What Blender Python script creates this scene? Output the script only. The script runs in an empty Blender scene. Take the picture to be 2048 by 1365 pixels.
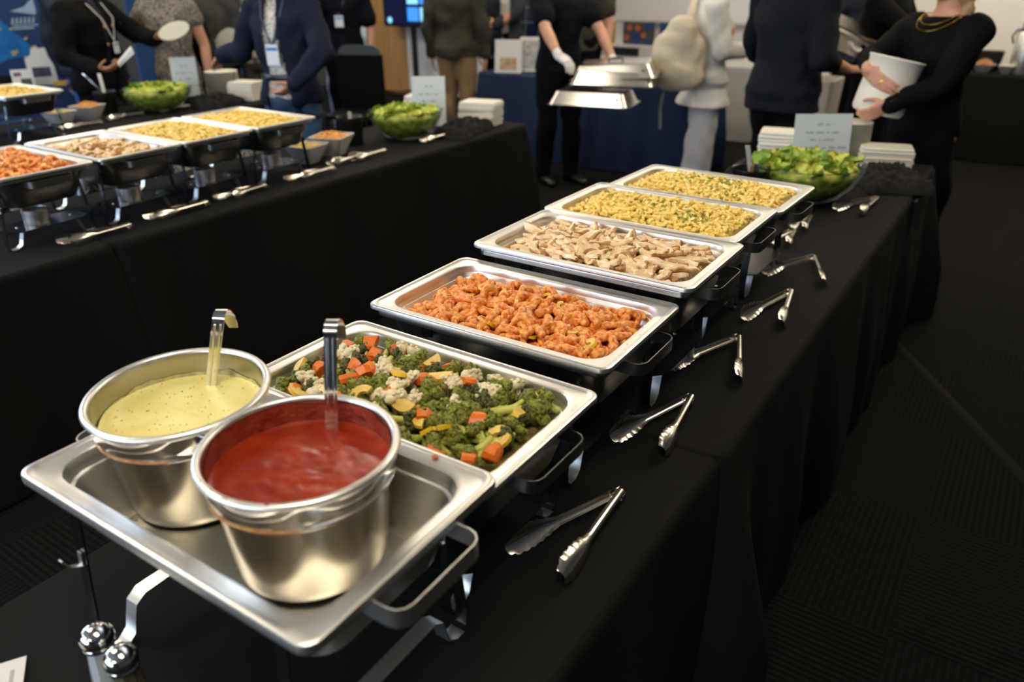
import bpy, math, random
import numpy as np
from mathutils import Vector, Matrix, noise
RN = random.Random(7)
SC = bpy.context.scene
COL = SC.collection
rad = math.radians

# ------------------------------------------------------------------ camera
CAMX = Matrix(((0.82969459, -0.23936851, 0.50429119, 0.0),
               (0.55814529, 0.37027392, -0.74254364, 0.0),
               (-0.00898432, 0.89755219, 0.44081668, 1.602),
               (0, 0, 0, 1)))
cd = bpy.data.cameras.new('camera'); cam = bpy.data.objects.new('camera', cd); COL.objects.link(cam)
cam.matrix_world = CAMX
cd.sensor_fit = 'HORIZONTAL'; cd.sensor_width = 36.0; cd.lens = 1519.11/2048*36
cd.clip_start = 0.02; cd.clip_end = 60
cd.dof.use_dof = True; cd.dof.focus_distance = 1.5; cd.dof.aperture_fstop = 2.8
SC.camera = cam
# ------------------------------------------------------------------ world, lights, exposure
w = bpy.data.worlds.new('world'); SC.world = w; w.use_nodes = True
w.node_tree.nodes['Background'].inputs[0].default_value = (0.55, 0.68, 0.9, 1)
w.node_tree.nodes['Background'].inputs[1].default_value = 0.6
SC.view_settings.view_transform = 'Standard'; SC.view_settings.look = 'None'
SC.view_settings.gamma = 1.0; SC.view_settings.exposure = 0.0; SC.view_settings.use_curve_mapping = False
def area(name, loc, direction, sx, sy, power, col):
    l = bpy.data.lights.new(name, 'AREA'); l.shape = 'RECTANGLE'; l.size = sx; l.size_y = sy
    l.energy = power; l.color = col
    o = bpy.data.objects.new(name, l); COL.objects.link(o); o.location = loc
    o.rotation_euler = Vector(direction).to_track_quat('-Z', 'Y').to_euler(); return o
area('window_daylight', (-3.2, -4.36, 1.75), (0, 1, -0.05), 6.0, 1.9, 230, (0.62, 0.78, 1.0))
area('window_daylight_left', (-9.36, 0.2, 1.8), (1, 0, -0.05), 4.4, 1.9, 190, (0.5, 0.7, 1.0))
LIGHT_E = 13.0

# ------------------------------------------------------------------ materials
MATS = {}
def mat(name, col, rough=0.6, metal=0.0, spec=0.5, col2=None, nscale=20, bump=0.0, bscale=60, emit=None, es=0,
        sheen=0.0, rvar=0.0, coat=0.0, sub=0.0, stretch=None, detail=3, lo=0.35, hi=0.65):
    if name in MATS: return MATS[name]
    m = bpy.data.materials.new(name); m.use_nodes = True; nt = m.node_tree
    b = nt.nodes['Principled BSDF']; L = nt.links.new
    b.inputs['Base Color'].default_value = (*col, 1); b.inputs['Roughness'].default_value = rough
    b.inputs['Metallic'].default_value = metal; b.inputs['Specular IOR Level'].default_value = spec
    if sheen: b.inputs['Sheen Weight'].default_value = sheen; b.inputs['Sheen Roughness'].default_value = 0.4
    if coat: b.inputs['Coat Weight'].default_value = coat; b.inputs['Coat Roughness'].default_value = 0.15
    if sub: b.inputs['Subsurface Weight'].default_value = sub; b.inputs['Subsurface Scale'].default_value = 0.01
    if emit: b.inputs['Emission Color'].default_value = (*emit, 1); b.inputs['Emission Strength'].default_value = es
    tc = nt.nodes.new('ShaderNodeTexCoord'); src = tc.outputs['Object']
    if stretch:
        mp = nt.nodes.new('ShaderNodeMapping'); mp.inputs['Scale'].default_value = stretch
        L(src, mp.inputs['Vector']); src = mp.outputs['Vector']
    if col2 is not None:
        n = nt.nodes.new('ShaderNodeTexNoise'); n.inputs['Scale'].default_value = nscale; n.inputs['Detail'].default_value = detail
        r = nt.nodes.new('ShaderNodeValToRGB'); r.color_ramp.elements[0].position = lo; r.color_ramp.elements[1].position = hi
        r.color_ramp.elements[0].color = (*col, 1); r.color_ramp.elements[1].color = (*col2, 1)
        L(src, n.inputs['Vector']); L(n.outputs['Fac'], r.inputs['Fac']); L(r.outputs['Color'], b.inputs['Base Color'])
    if bump or rvar:
        n2 = nt.nodes.new('ShaderNodeTexNoise'); n2.inputs['Scale'].default_value = bscale; n2.inputs['Detail'].default_value = detail
        L(src, n2.inputs['Vector'])
        if bump:
            bp = nt.nodes.new('ShaderNodeBump'); bp.inputs['Strength'].default_value = bump; bp.inputs['Distance'].default_value = 0.01
            L(n2.outputs['Fac'], bp.inputs['Height']); L(bp.outputs['Normal'], b.inputs['Normal'])
        if rvar:
            mr = nt.nodes.new('ShaderNodeMapRange'); mr.inputs['To Min'].default_value = max(0.02, rough-rvar); mr.inputs['To Max'].default_value = rough+rvar
            L(n2.outputs['Fac'], mr.inputs['Value']); L(mr.outputs['Result'], b.inputs['Roughness'])
    MATS[name] = m; return m
def glass(name, tint, refl_rough=0.03, ior=1.45, clear=0.9):
    if name in MATS: return MATS[name]
    m = bpy.data.materials.new(name); m.use_nodes = True; nt = m.node_tree; nt.nodes.clear()
    o = nt.nodes.new('ShaderNodeOutputMaterial'); mix = nt.nodes.new('ShaderNodeMixShader')
    t = nt.nodes.new('ShaderNodeBsdfTransparent'); g = nt.nodes.new('ShaderNodeBsdfGlossy'); f = nt.nodes.new('ShaderNodeMapRange'); lw = nt.nodes.new('ShaderNodeLayerWeight'); pw = nt.nodes.new('ShaderNodeMath'); pw.operation = 'POWER'; pw.inputs[1].default_value = 4.0
    t.inputs['Color'].default_value = (*[clear*c for c in tint], 1); g.inputs['Roughness'].default_value = refl_rough
    lw.inputs['Blend'].default_value = 0.5; nt.links.new(lw.outputs['Facing'], pw.inputs[0]); nt.links.new(pw.outputs[0], f.inputs['Value']); f.inputs['To Min'].default_value = 0.03*ior; f.inputs['To Max'].default_value = 0.6
    nt.links.new(f.outputs[0], mix.inputs[0]); nt.links.new(t.outputs[0], mix.inputs[1]); nt.links.new(g.outputs[0], mix.inputs[2]); nt.links.new(mix.outputs[0], o.inputs[0])
    MATS[name] = m; return m

STEEL = mat('brushed_steel', (0.80, 0.785, 0.745), 0.36, 1.0, rvar=0.03, bscale=9)
STEELP = mat('pot_steel_brushed', (0.42, 0.39, 0.32), 0.22, 1.0, rvar=0.02, bscale=12)
POLISH = mat('polished_steel', (0.66, 0.64, 0.62), 0.09, 1.0)
TONGS = mat('tongs_steel', (0.72, 0.68, 0.6), 0.2, 1.0)
DSTEEL = mat('shaded_stand_steel', (0.33, 0.325, 0.31), 0.30, 1.0)  # same steel, with shade and dark cloth reflections put into its colour
LEGM = mat('leg_steel_dark_reflection', (0.13, 0.13, 0.13), 0.25, 1.0)  # reflection of the black surroundings painted into the leg colour
BLACKP = mat('black_plastic', (0.008, 0.008, 0.008), 0.3)
CLOTH = mat('black_tablecloth_fabric', (0.0072, 0.0070, 0.0066), 0.85, spec=0.12, bump=0.25, bscale=9, detail=2)
CLOTHB = mat('black_knit_fabric', (0.009, 0.009, 0.009), 0.8, spec=0.2, bump=0.2, bscale=20)
NAVY = mat('navy_tablecloth_fabric', (0.011, 0.022, 0.062), 0.85, spec=0.2, bump=0.2, bscale=6)
SKIN = mat('skin', (0.50, 0.24, 0.15), 0.5, sub=0.05, col2=(0.56, 0.29, 0.19), nscale=9)
SKIN2 = mat('tan_skin', (0.38, 0.17, 0.09), 0.5, sub=0.05, col2=(0.44, 0.21, 0.12), nscale=9)
WHITE = mat('white_card', (0.62, 0.62, 0.60), 0.7)
PAPER = mat('sign_paper', (0.56, 0.62, 0.63), 0.6)
INK = mat('grey_ink', (0.17, 0.2, 0.2), 0.8)
CREAMC = mat('white_paperware', (0.72, 0.69, 0.60), 0.6)
CERAM = mat('white_ceramic', (0.55, 0.54, 0.51), 0.25)
GLASS = glass('clear_glass', (0.93, 0.96, 0.97))

# ------------------------------------------------------------------ mesh helpers
class MB:
    def __init__(s): s.v = []; s.f = []; s.m = []
    def add(s, v, f, mi=0):
        o = len(s.v); s.v += [tuple(p) for p in v]; s.f += [tuple(i+o for i in q) for q in f]; s.m += [mi]*len(f); return s
    def loft(s, rings, c0=True, c1=True, mi=0, closed=True):
        n = len(rings[0]); v = [p for r in rings for p in r]; f = []
        for i in range(len(rings)-1):
            for j in range(n if closed else n-1):
                k = (j+1) % n
                f.append((i*n+j, i*n+k, (i+1)*n+k, (i+1)*n+j))
        if c0: f.append(tuple(reversed(range(n))))
        if c1: f.append(tuple(range((len(rings)-1)*n, len(rings)*n)))
        return s.add(v, f, mi)
    def box(s, c, d, rz=0.0, mi=0, rot=None):
        M = rot if rot is not None else Matrix.Rotation(rz, 3, 'Z'); v = []
        for sz in (-1, 1):
            for sx, sy in ((-1, -1), (1, -1), (1, 1), (-1, 1)):
                v.append(Vector(c) + M @ Vector((sx*d[0]/2, sy*d[1]/2, sz*d[2]/2)))
        return s.add(v, [(3, 2, 1, 0), (4, 5, 6, 7), (0, 1, 5, 4), (1, 2, 6, 5), (2, 3, 7, 6), (3, 0, 4, 7)], mi)
    def tube(s, pts, r, n=8, mi=0, cap=True):
        pts = [Vector(p) for p in pts]; R = r if isinstance(r, (list, tuple)) else [r]*len(pts)
        rings = []; prev = None
        for i, p in enumerate(pts):
            t = (pts[min(i+1, len(pts)-1)] - pts[max(i-1, 0)]).normalized()
            if prev is None: a = Vector((0, 0, 1)) if abs(t.z) < 0.9 else Vector((1, 0, 0)); u = t.cross(a).normalized()
            else: u = (prev - t*prev.dot(t)).normalized()
            prev = u; w2 = t.cross(u)
            rings.append([p + R[i]*(math.cos(2*math.pi*k/n)*u + math.sin(2*math.pi*k/n)*w2) for k in range(n)])
        return s.loft(rings, cap, cap, mi)
    def rev(s, prof, n=32, c=(0, 0, 0), mi=0, c0=False, c1=False, sx=1, sy=1):
        rings = [[(c[0]+r*sx*math.cos(2*math.pi*k/n), c[1]+r*sy*math.sin(2*math.pi*k/n), c[2]+z) for k in range(n)] for r, z in prof]
        return s.loft(rings, c0, c1, mi)
    def capsule(s, p0, r0, p1, r1, n=10, mi=0):
        p0 = Vector(p0); p1 = Vector(p1); d = p1-p0
        if d.length < 1e-6: d = Vector((0, 0, 1e-4))
        t = d.normalized(); a = Vector((0, 0, 1)) if abs(t.z) < 0.9 else Vector((1, 0, 0)); u = t.cross(a).normalized(); w2 = t.cross(u)
        rings = []
        for k in (-85, -50, -20, 0): rings.append((p0 + t*r0*math.sin(rad(k)), r0*math.cos(rad(k))))
        for k in (0, 20, 50, 85): rings.append((p1 + t*r1*math.sin(rad(k)), r1*math.cos(rad(k))))
        return s.loft([[c + r*(math.cos(2*math.pi*j/n)*u + math.sin(2*math.pi*j/n)*w2) for j in range(n)] for c, r in rings], True, True, mi)
    def ell(s, c, r, n=14, m=8, mi=0):
        rings = []
        for i in range(1, m):
            a = math.pi*i/m - math.pi/2
            rings.append([(c[0]+r[0]*math.cos(a)*math.cos(2*math.pi*j/n), c[1]+r[1]*math.cos(a)*math.sin(2*math.pi*j/n), c[2]+r[2]*math.sin(a)) for j in range(n)])
        return s.loft(rings, True, True, mi)
    def strip(s, pts, wv, width, th, mi=0, cap=True):
        """flat bar: path pts, width direction wv, width and thickness"""
        pts = [Vector(p) for p in pts]; W = Vector(wv).normalized(); rings = []
        for i, p in enumerate(pts):
            t = (pts[min(i+1, len(pts)-1)] - pts[max(i-1, 0)]).normalized(); nn = t.cross(W).normalized()
            wd = width[i] if isinstance(width, (list, tuple)) else width
            rings.append([p + W*wd/2 + nn*th/2, p - W*wd/2 + nn*th/2, p - W*wd/2 - nn*th/2, p + W*wd/2 - nn*th/2])
        return s.loft(rings, cap, cap, mi)
    def mesh(s, name, mats, smooth=40):
        me = bpy.data.meshes.new(name); me.from_pydata([tuple(p) for p in s.v], [], s.f); 
        for m in (mats if isinstance(mats, (list, tuple)) else [mats]): me.materials.append(m)
        if any(s.m): me.polygons.foreach_set('material_index', s.m)
        if smooth:
            me.polygons.foreach_set('use_smooth', [True]*len(s.f)); me.update()
            try: me.set_sharp_from_angle(angle=rad(smooth))
            except Exception: pass
        me.update(); return me
def link(name, me, parent=None, loc=None, rot=None, scale=None):
    o = bpy.data.objects.new(name, me); COL.objects.link(o)
    if parent is not None: o.parent = parent
    if loc is not None: o.location = loc
    if rot is not None: o.rotation_euler = rot
    if scale is not None: o.scale = (scale,)*3 if isinstance(scale, (int, float)) else scale
    return o
def part(name, mb, mats, parent, smooth=40, label=None):
    o = link(name, mb.mesh(name, mats, smooth), parent)
    if label: o['label'] = label
    return o
def tag(o, label, cat, group=None, kind=None):
    if label: o['label'] = label
    if cat: o['category'] = cat
    if group: o['group'] = group
    if kind: o['kind'] = kind
    return o
def thing(name, label, cat, loc=(0, 0, 0), rz=0.0, group=None):
    return tag(link(name, None, None, loc, (0, 0, rz)), label, cat, group)
def one(name, mb, mats, label, cat, loc=(0, 0, 0), rz=0.0, group=None, kind=None, smooth=40):
    return tag(link(name, mb.mesh(name, mats, smooth), None, loc, (0, 0, rz)), label, cat, group, kind)
def struct(name, mb, mats, parent=None, smooth=0):
    o = link(name, mb.mesh(name, mats, smooth), parent)
    if parent is None: o['kind'] = 'structure'
    return o
def copy_tree(o, parent=None):
    c = o.copy(); COL.objects.link(c); c.parent = parent
    for ch in o.children: copy_tree(ch, c)
    return c
def rr(w2, d2, r, z, n=5, cx=0, cy=0):
    """rounded rectangle ring"""
    out = []; r = max(1e-4, min(r, w2/2-1e-4, d2/2-1e-4))
    for q, (sx, sy) in enumerate(((1, 1), (-1, 1), (-1, -1), (1, -1))):
        for k in range(n+1):
            a = math.pi/2*(q + k/n)
            out.append((cx + sx*(w2/2-r) + r*math.cos(a), cy + sy*(d2/2-r) + r*math.sin(a), z))
    return out

# ------------------------------------------------------------------ room
XL, XR, YB, YF, ZC = -9.3, 3.2, 8.75, -4.3, 2.9
def carpet():
    m = bpy.data.materials.new('charcoal_carpet'); m.use_nodes = True; nt = m.node_tree; b = nt.nodes['Principled BSDF']; L = nt.links.new
    tc = nt.nodes.new('ShaderNodeTexCoord')
    ck = nt.nodes.new('ShaderNodeTexChecker'); ck.inputs['Scale'].default_value = 1.7
    mp = nt.nodes.new('ShaderNodeMapping'); mp.inputs['Rotation'].default_value = (0, 0, 0.0); L(tc.outputs['Object'], mp.inputs['Vector']); L(mp.outputs[0], ck.inputs['Vector'])
    ws = []
    for ax in ('X', 'Y'):
        wv = nt.nodes.new('ShaderNodeTexWave'); wv.wave_type = 'BANDS'; wv.bands_direction = ax
        wv.inputs['Scale'].default_value = 16; wv.inputs['Distortion'].default_value = 1.2; wv.inputs['Detail'].default_value = 2; wv.inputs['Detail Scale'].default_value = 3
        L(mp.outputs[0], wv.inputs['Vector']); ws.append(wv)
    mx = nt.nodes.new('ShaderNodeMix'); L(ck.outputs['Fac'], mx.inputs[0]); L(ws[0].outputs['Fac'], mx.inputs[2]); L(ws[1].outputs['Fac'], mx.inputs[3])
    r = nt.nodes.new('ShaderNodeValToRGB'); r.color_ramp.elements[0].color = (0.0026, 0.0027, 0.0028, 1); r.color_ramp.elements[1].color = (0.0078, 0.0076, 0.0076, 1)
    L(mx.outputs[0], r.inputs['Fac']); L(r.outputs['Color'], b.inputs['Base Color'])
    bp = nt.nodes.new('ShaderNodeBump'); bp.inputs['Strength'].default_value = 0.5; bp.inputs['Distance'].default_value = 0.006
    L(mx.outputs[0], bp.inputs['Height']); L(bp.outputs['Normal'], b.inputs['Normal'])
    b.inputs['Roughness'].default_value = 0.95; b.inputs['Specular IOR Level'].default_value = 0.1
    return m
WALL = mat('wall_paint', (0.80, 0.78, 0.73), 0.8, bump=0.05, bscale=80)
WALLD = mat('dimmed_wall_paint', (0.07, 0.075, 0.085), 0.8, bump=0.05, bscale=80)  # unseen walls darkened to cut bounce light and bright reflections
WALLW = mat('white_wall_panel', (0.66, 0.69, 0.74), 0.7)
struct('floor', MB().box(((XL+XR)/2, (YB+YF)/2, -0.05), (XR-XL+0.2, YB-YF+0.2, 0.1)), carpet())
struct('ceiling', MB().box(((XL+XR)/2, (YB+YF)/2, ZC+0.05), (XR-XL+0.2, YB-YF+0.2, 0.1)), mat('ceiling_tile', (0.78, 0.76, 0.71), 0.9, bump=0.2, bscale=90))
struct('wall_back', MB().box(((XL+XR)/2, YB+0.05, ZC/2), (XR-XL+0.2, 0.1, ZC)), WALL)
struct('wall_right', MB().box((XR+0.05, (YB+YF)/2, ZC/2), (0.1, YB-YF, ZC)), WALLD)
# wall behind the camera and left wall, each with a wide window opening
def wall_open(name, axis, at, a0, a1, o0, o1, z0, z1):
    mb = MB()
    def bx(p0, p1, q0, q1):
        if axis == 'y': mb.box(((p0+p1)/2, at, (q0+q1)/2), (p1-p0, 0.1, q1-q0))
        else: mb.box((at, (p0+p1)/2, (q0+q1)/2), (0.1, p1-p0, q1-q0))
    bx(a0, o0, 0, ZC); bx(o1, a1, 0, ZC); bx(o0, o1, 0, z0); bx(o0, o1, z1, ZC)
    return struct(name, mb, WALLD)
wall_open('wall_front', 'y', YF-0.05, XL, XR, -6.2, -0.2, 0.8, 2.7)
wall_open('wall_left', 'x', XL-0.05, YF, YB, -2.0, 2.4, 0.85, 2.75)
FR = mat('window_frame_metal', (0.05, 0.05, 0.05), 0.4)
wf = MB()
for x in np.linspace(-6.2, -0.2, 5): wf.box((x, YF-0.02, 1.75), (0.06, 0.08, 1.9))
for z in (0.8, 2.7): wf.box((-3.2, YF-0.02, z), (6.06, 0.08, 0.06))
struct('window_1', wf, FR)
wf = MB()
for y in np.linspace(-2.0, 2.4, 4): wf.box((XL-0.02, y, 1.8), (0.08, 0.06, 1.9))
for z in (0.85, 2.75): wf.box((XL-0.02, 0.2, z), (0.08, 4.46, 0.06))
struct('window_2', wf, FR)
struct('baseboard_back', MB().box(((XL+XR)/2, YB-0.01, 0.06), (XR-XL, 0.02, 0.12)), mat('black_vinyl', (0.01, 0.01, 0.01), 0.5))
LENS = mat('light_diffuser', (0.8, 0.78, 0.72), 0.6, emit=(1.0, 0.87, 0.68), es=LIGHT_E)
FRM = mat('light_frame', (0.6, 0.6, 0.58), 0.5)
lm = MB().box((0, 0, 0), (1.2, 0.6, 0.02)).mesh('diffuser', LENS, 0)
fm = MB()
for sx in (-1, 1): fm.box((sx*0.62, 0, 0), (0.04, 0.68, 0.05))
for sy in (-1, 1): fm.box((0, sy*0.32, 0), (1.28, 0.04, 0.05))
fme = fm.mesh('light_frame', FRM, 0)
for i, x in enumerate((-8.0, -5.4, -2.8, -0.2, 2.2)):
    for j, y in enumerate((-2.6, 0.2, 3.0, 5.6, 7.7)):  # last row added out of view to brighten the back wall
        if x > 2 and y < 7: continue
        if x > 2: x = 1.4
        t = thing('ceiling_light', 'unseen recessed rectangular ceiling light panel above the buffet room', 'light', (x, y, ZC-0.03), 0, 'recessed ceiling lights')
        link('diffuser', lm, t); link('light_frame', fme, t)

# ------------------------------------------------------------------ draped tables
def drape(name, label, x0, x1, y0, y1, z, m, cat='tablecloth', hem=0.012, amp=0.022, seed=1, group=None, flare=0.03, corner=0.0, nwave=1.0):
    rn = random.Random(seed); per = 2*((x1-x0)+(y1-y0)); n = int(per/0.022)
    base = []; r = 0.03
    # perimeter walk with rounded corners
    pts = rr(x1-x0, y1-y0, r, 0, 6, (x0+x1)/2, (y0+y1)/2)
    P2 = [Vector((p[0], p[1])) for p in pts]; P2.append(P2[0]); seg = [(P2[i+1]-P2[i]).length for i in range(len(P2)-1)]; tot = sum(seg)
    out = []; i = 0; acc = 0
    for k in range(n):
        s = tot*k/n
        while acc+seg[i] < s: acc += seg[i]; i += 1
        q = P2[i].lerp(P2[i+1], (s-acc)/max(seg[i], 1e-9)); out.append(q)
    c = Vector(((x0+x1)/2, (y0+y1)/2)); rings = []
    nor = []
    for k in range(n):
        t = out[(k+1) % n]-out[k-1]; nv = Vector((t.y, -t.x)).normalized(); nor.append(nv)
    ph = [rn.uniform(0, 6.28) for _ in range(4)]
    cdist = []
    for k in range(n):
        q = out[k]; cdist.append(min((q-Vector(cc)).length for cc in ((x0, y0), (x0, y1), (x1, y0), (x1, y1))))
    levels = [0.0, 0.004, 0.012, 0.03, 0.07, 0.13, 0.22, 0.34, 0.48, 0.62, z-hem]
    for li, dz in enumerate(levels):
        ring = []
        for k in range(n):
            s = tot*k/n; g = min(1, dz/0.5)
            wv = (math.sin(s*11*nwave+ph[0]) + 0.7*math.sin(s*23*nwave+ph[1]+1.5*math.sin(s*3)) + 0.5*math.sin(s*5+ph[2]))
            nz = noise.noise(Vector((s*3, dz*1.2, seed)))
            off = -0.006 if dz == 0 else (0.0 if dz < 0.01 else 0.004)
            off += g*(amp*(0.5*wv + 0.8*nz) + flare + amp*0.6)
            off += corner*g*math.exp(-(cdist[k]/0.12)**2)
            q = out[k] + nor[k]*off
            ring.append((q.x, q.y, z-dz))
        rings.append(ring)
    mb = MB(); mb.loft(list(rings), False, False)
    # top sheet as a grid with soft creases
    nx = max(8, int((x1-x0)/0.03)); ny = max(8, int((y1-y0)/0.03)); e = 0.006
    v = []; f = []
    for a in range(ny+1):
        for b in range(nx+1):
            x = x0+e+(x1-x0-2*e)*b/nx; y = y0+e+(y1-y0-2*e)*a/ny
            ed = min(x-x0, x1-x, y-y0, y1-y); k = min(1, max(0, ed-0.006)/0.04)
            zz = z - 0.0002 + k*0.0012*noise.noise(Vector((x*9, y*14, seed))) - (0.0016 if ed > 0.02 else 0)*k
            v.append((x, y, zz)); 
    for a in range(ny):
        for b in range(nx):
            q = a*(nx+1)+b; f.append((q, q+1, q+nx+2, q+nx+1))
    mb.add(v, f)
    return one(name, mb, m, label, cat, group=group, smooth=60)
TZ = 0.74
drape('tablecloth', 'black tablecloth over the near serving table, under the two sauce pots', -1.13, -0.36, -0.75, 1.262, TZ, CLOTH, seed=3, corner=0.05)
drape('tablecloth', 'black tablecloth over the long far serving table, under shrimp, chicken and pasta pans', -1.125, -0.352, 1.235, 4.10, TZ+0.004, CLOTH, seed=5, corner=0.09, amp=0.028)
drape('tablecloth', 'black tablecloth of the left serving row, nearer table, below the shrimp pan', -3.38, -2.60, -0.8, 1.33, TZ, CLOTH, seed=8, corner=0.04)
drape('tablecloth', 'black tablecloth of the left serving row, farther table, below pasta and salad', -3.38, -2.60, 1.335, 4.02, TZ+0.001, CLOTH, seed=9, corner=0.05)
drape('tablecloth', 'black tablecloth of the third, farthest left serving row', -5.46, -4.67, 0.6, 4.15, TZ, CLOTH, seed=12)
drape('tablecloth', 'navy blue tablecloth over the table behind the server carrying lids', -4.42, -2.3, 5.98, 6.72, 0.74, NAVY, seed=14, amp=0.03)
drape('tablecloth', 'black tablecloth over the long table against the right part of the back wall', -1.75, 2.6, 8.02, 8.66, 0.74, CLOTH, seed=15, amp=0.02)
drape('tablecloth', 'blue tablecloth over the display table in front of the blue banner', -7.3, -6.75, 1.9, 4.0, 0.76, mat('blue_cloth', (0.012, 0.04, 0.14), 0.8), seed=16)
drape('tablecloth', 'pale grey tablecloth over the table under the poster boards', -4.9, -2.4, 7.75, 8.4, 0.72, mat('grey_cloth', (0.33, 0.33, 0.32), 0.8), seed=17, amp=0.015)

# ------------------------------------------------------------------ pans and chafing dishes
def pan_mb(L, S, depth, fl=0.028, lip=0.009, ro=0.02, ri=0.045, step=True):
    mb = MB(); R = []
    def ring(a, r, z): R.append(rr(L-2*a, S-2*a, r, z))
    fb = fl+0.010+0.10*depth
    ring(fb+0.030, ri*0.7, -depth); ring(fb+0.012, ri*0.85, -depth+0.002); ring(fb+0.003, ri*0.95, -depth+0.012)
    if step:
        ring(fl+0.008, ri, -0.030); ring(fl+0.006, ri, -0.026); ring(fl+0.002, ri, -0.024); ring(fl+0.001, ri, -0.012)
    else: ring(fl+0.003, ri, -0.015)
    ring(fl-0.001, ri, -0.005); ring(fl-0.006, ri, -0.0030)
    ring(0.013, ro*0.9, -0.0030); ring(0.010, ro, -0.0022); ring(0.007, ro, 0.0); ring(0.003, ro, 0.0); ring(0.0008, ro, -0.0012); ring(0.0, ro, -0.004); ring(0.0, ro, -lip)
    ring(0.0012, ro, -lip); ring(0.0018, ro, -0.0045); ring(fl-0.002, ri, -0.0048); ring(fl+0.0005, ri, -0.015)
    ring(fb+0.0015, ri*0.95, -depth+0.010); ring(fb+0.011, ri*0.85, -depth-0.0002); ring(fb+0.030, ri*0.7, -depth-0.0015)
    return mb.loft(R, True, True)
def arc(c, r, a0, a1, n=5): return [(c[0]+r*math.cos(rad(a0+(a1-a0)*k/n)), c[1]+r*math.sin(rad(a0+(a1-a0)*k/n))) for k in range(n+1)]
PL, PS = 0.53, 0.325
def chafer_proto(bare, h=0.28):
    """stand with water pan; origin on the table, rim at height h"""
    t = thing('chafing_dish', None, 'chafing dish'); s = (PL, PS) if bare else (PL-0.022, PS-0.020)
    rz = h if bare else h-0.0125
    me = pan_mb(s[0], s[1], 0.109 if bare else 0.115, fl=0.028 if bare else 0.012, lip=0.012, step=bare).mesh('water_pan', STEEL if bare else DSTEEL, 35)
    link('water_pan', me, t, (0, 0, rz))
    for sg in (-1, 1):   # loop handles on the short ends
        x0 = sg*(s[0]/2-0.02); x1 = sg*(s[0]/2+0.036); path = [(x0, -0.072)]
        cc = 0.02
        path += [(x1-sg*cc + sg*cc*math.cos(rad(a)), -0.072+cc+cc*math.sin(rad(a))) for a in (-90, -60, -30, 0)]
        path += [(x1-sg*cc + sg*cc*math.cos(rad(a)), 0.072-cc+cc*math.sin(rad(a))) for a in (0, 30, 60, 90)] + [(x0, 0.072)]
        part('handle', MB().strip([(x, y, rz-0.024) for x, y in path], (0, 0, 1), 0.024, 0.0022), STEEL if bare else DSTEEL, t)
    fr = MB(); zt = rz-0.050
    fw, fd = s[0]-0.075, s[1]-0.05
    fr.strip([Vector(p) for p in rr(fw, fd, 0.03, zt, 4)]+[Vector(rr(fw, fd, 0.03, zt, 4)[0])], (0, 0, 1), 0.012, 0.002, cap=False)
    part('stand_ring', fr, DSTEEL, t)
    for sx in (-1, 1):
        for sy in (-1, 1):
            lg = MB(); xx = sx*(fw/2-0.035)
            lg.strip([(xx, sy*(fd/2), zt+0.01), (xx, sy*(fd/2+0.004), zt-0.03), (xx, sy*(fd/2+0.022), 0.03), (xx, sy*(fd/2+0.020), 0.006), (xx, sy*(fd/2+0.012), 0.0015)], (1, 0, 0), 0.020, 0.0024)
            o = part('leg', lg, LEGM, t)
            hk = MB(); hk.strip([(xx, sy*(fd/2+0.010), zt-0.055), (xx, sy*(fd/2+0.012), zt-0.075), (xx, sy*(fd/2+0.026), zt-0.068), (xx, sy*(fd/2+0.034), zt-0.052)], (1, 0, 0), 0.008, 0.002)
            part('hook', hk, STEEL, o)
            bk = MB().box((sx*0.13, sy*(s[1]/2-0.012), rz-0.022), (0.024, 0.004, 0.026)); part('clip', bk, BLACKP, t)
        # rising foot strip between the two legs of this end
        xx = sx*(fw/2-0.035); ya = fd/2+0.012
        path = [(-ya, 0.0015), (-ya+0.018, 0.002), (-ya+0.034, 0.014), (-ya+0.040, 0.036), (-ya+0.046, 0.056), (-ya+0.062, 0.066)]
        path += [(-p, z) for p, z in reversed(path)]
        part('foot_strip', MB().strip([(xx, y, z) for y, z in path], (1, 0, 0), 0.024, 0.002), STEEL, t)
    for sx in ((-1, 1) if not bare else ()):
        sh = MB(); W2, D2, ch = 0.125, 0.27, 0.03; cx = sx*0.145
        pl = [(cx-W2/2, -D2/2+ch), (cx-W2/2+ch, -D2/2), (cx+W2/2-ch, -D2/2), (cx+W2/2, -D2/2+ch), (cx+W2/2, D2/2-ch), (cx+W2/2-ch, D2/2), (cx-W2/2+ch, D2/2), (cx-W2/2, D2/2-ch)]
        sh.loft([[(x, y, 0.064) for x, y in pl], [(x, y, 0.067) for x, y in pl]])
        o = part('fuel_shelf', sh, mat('black_enamel', (0.01, 0.01, 0.01), 0.25), t)
        rv = MB()
        for sy in (-1, 1): rv.rev([(0.0045, 0), (0.004, 0.002), (0.001, 0.003)], 8, (cx, sy*0.09, 0.067), c1=True)
        part('rivet', rv, STEEL, o)
    return t
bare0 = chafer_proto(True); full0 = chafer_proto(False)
FPAN = pan_mb(PL, PS, 0.065).mesh('food_pan', STEEL, 35)
pans = {}
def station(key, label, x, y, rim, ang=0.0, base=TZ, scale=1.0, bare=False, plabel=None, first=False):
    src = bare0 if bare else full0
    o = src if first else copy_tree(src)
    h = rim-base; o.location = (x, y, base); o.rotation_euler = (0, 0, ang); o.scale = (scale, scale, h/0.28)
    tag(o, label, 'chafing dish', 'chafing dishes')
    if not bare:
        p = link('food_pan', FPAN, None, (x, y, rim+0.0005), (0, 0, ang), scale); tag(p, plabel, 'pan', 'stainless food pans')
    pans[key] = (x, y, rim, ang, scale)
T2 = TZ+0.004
station('sauce', 'nearest chafing dish, its open water pan holding the two sauce pots', -0.712, 0.469, 1.0325, rad(0.8), bare=True, first=True)
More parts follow.
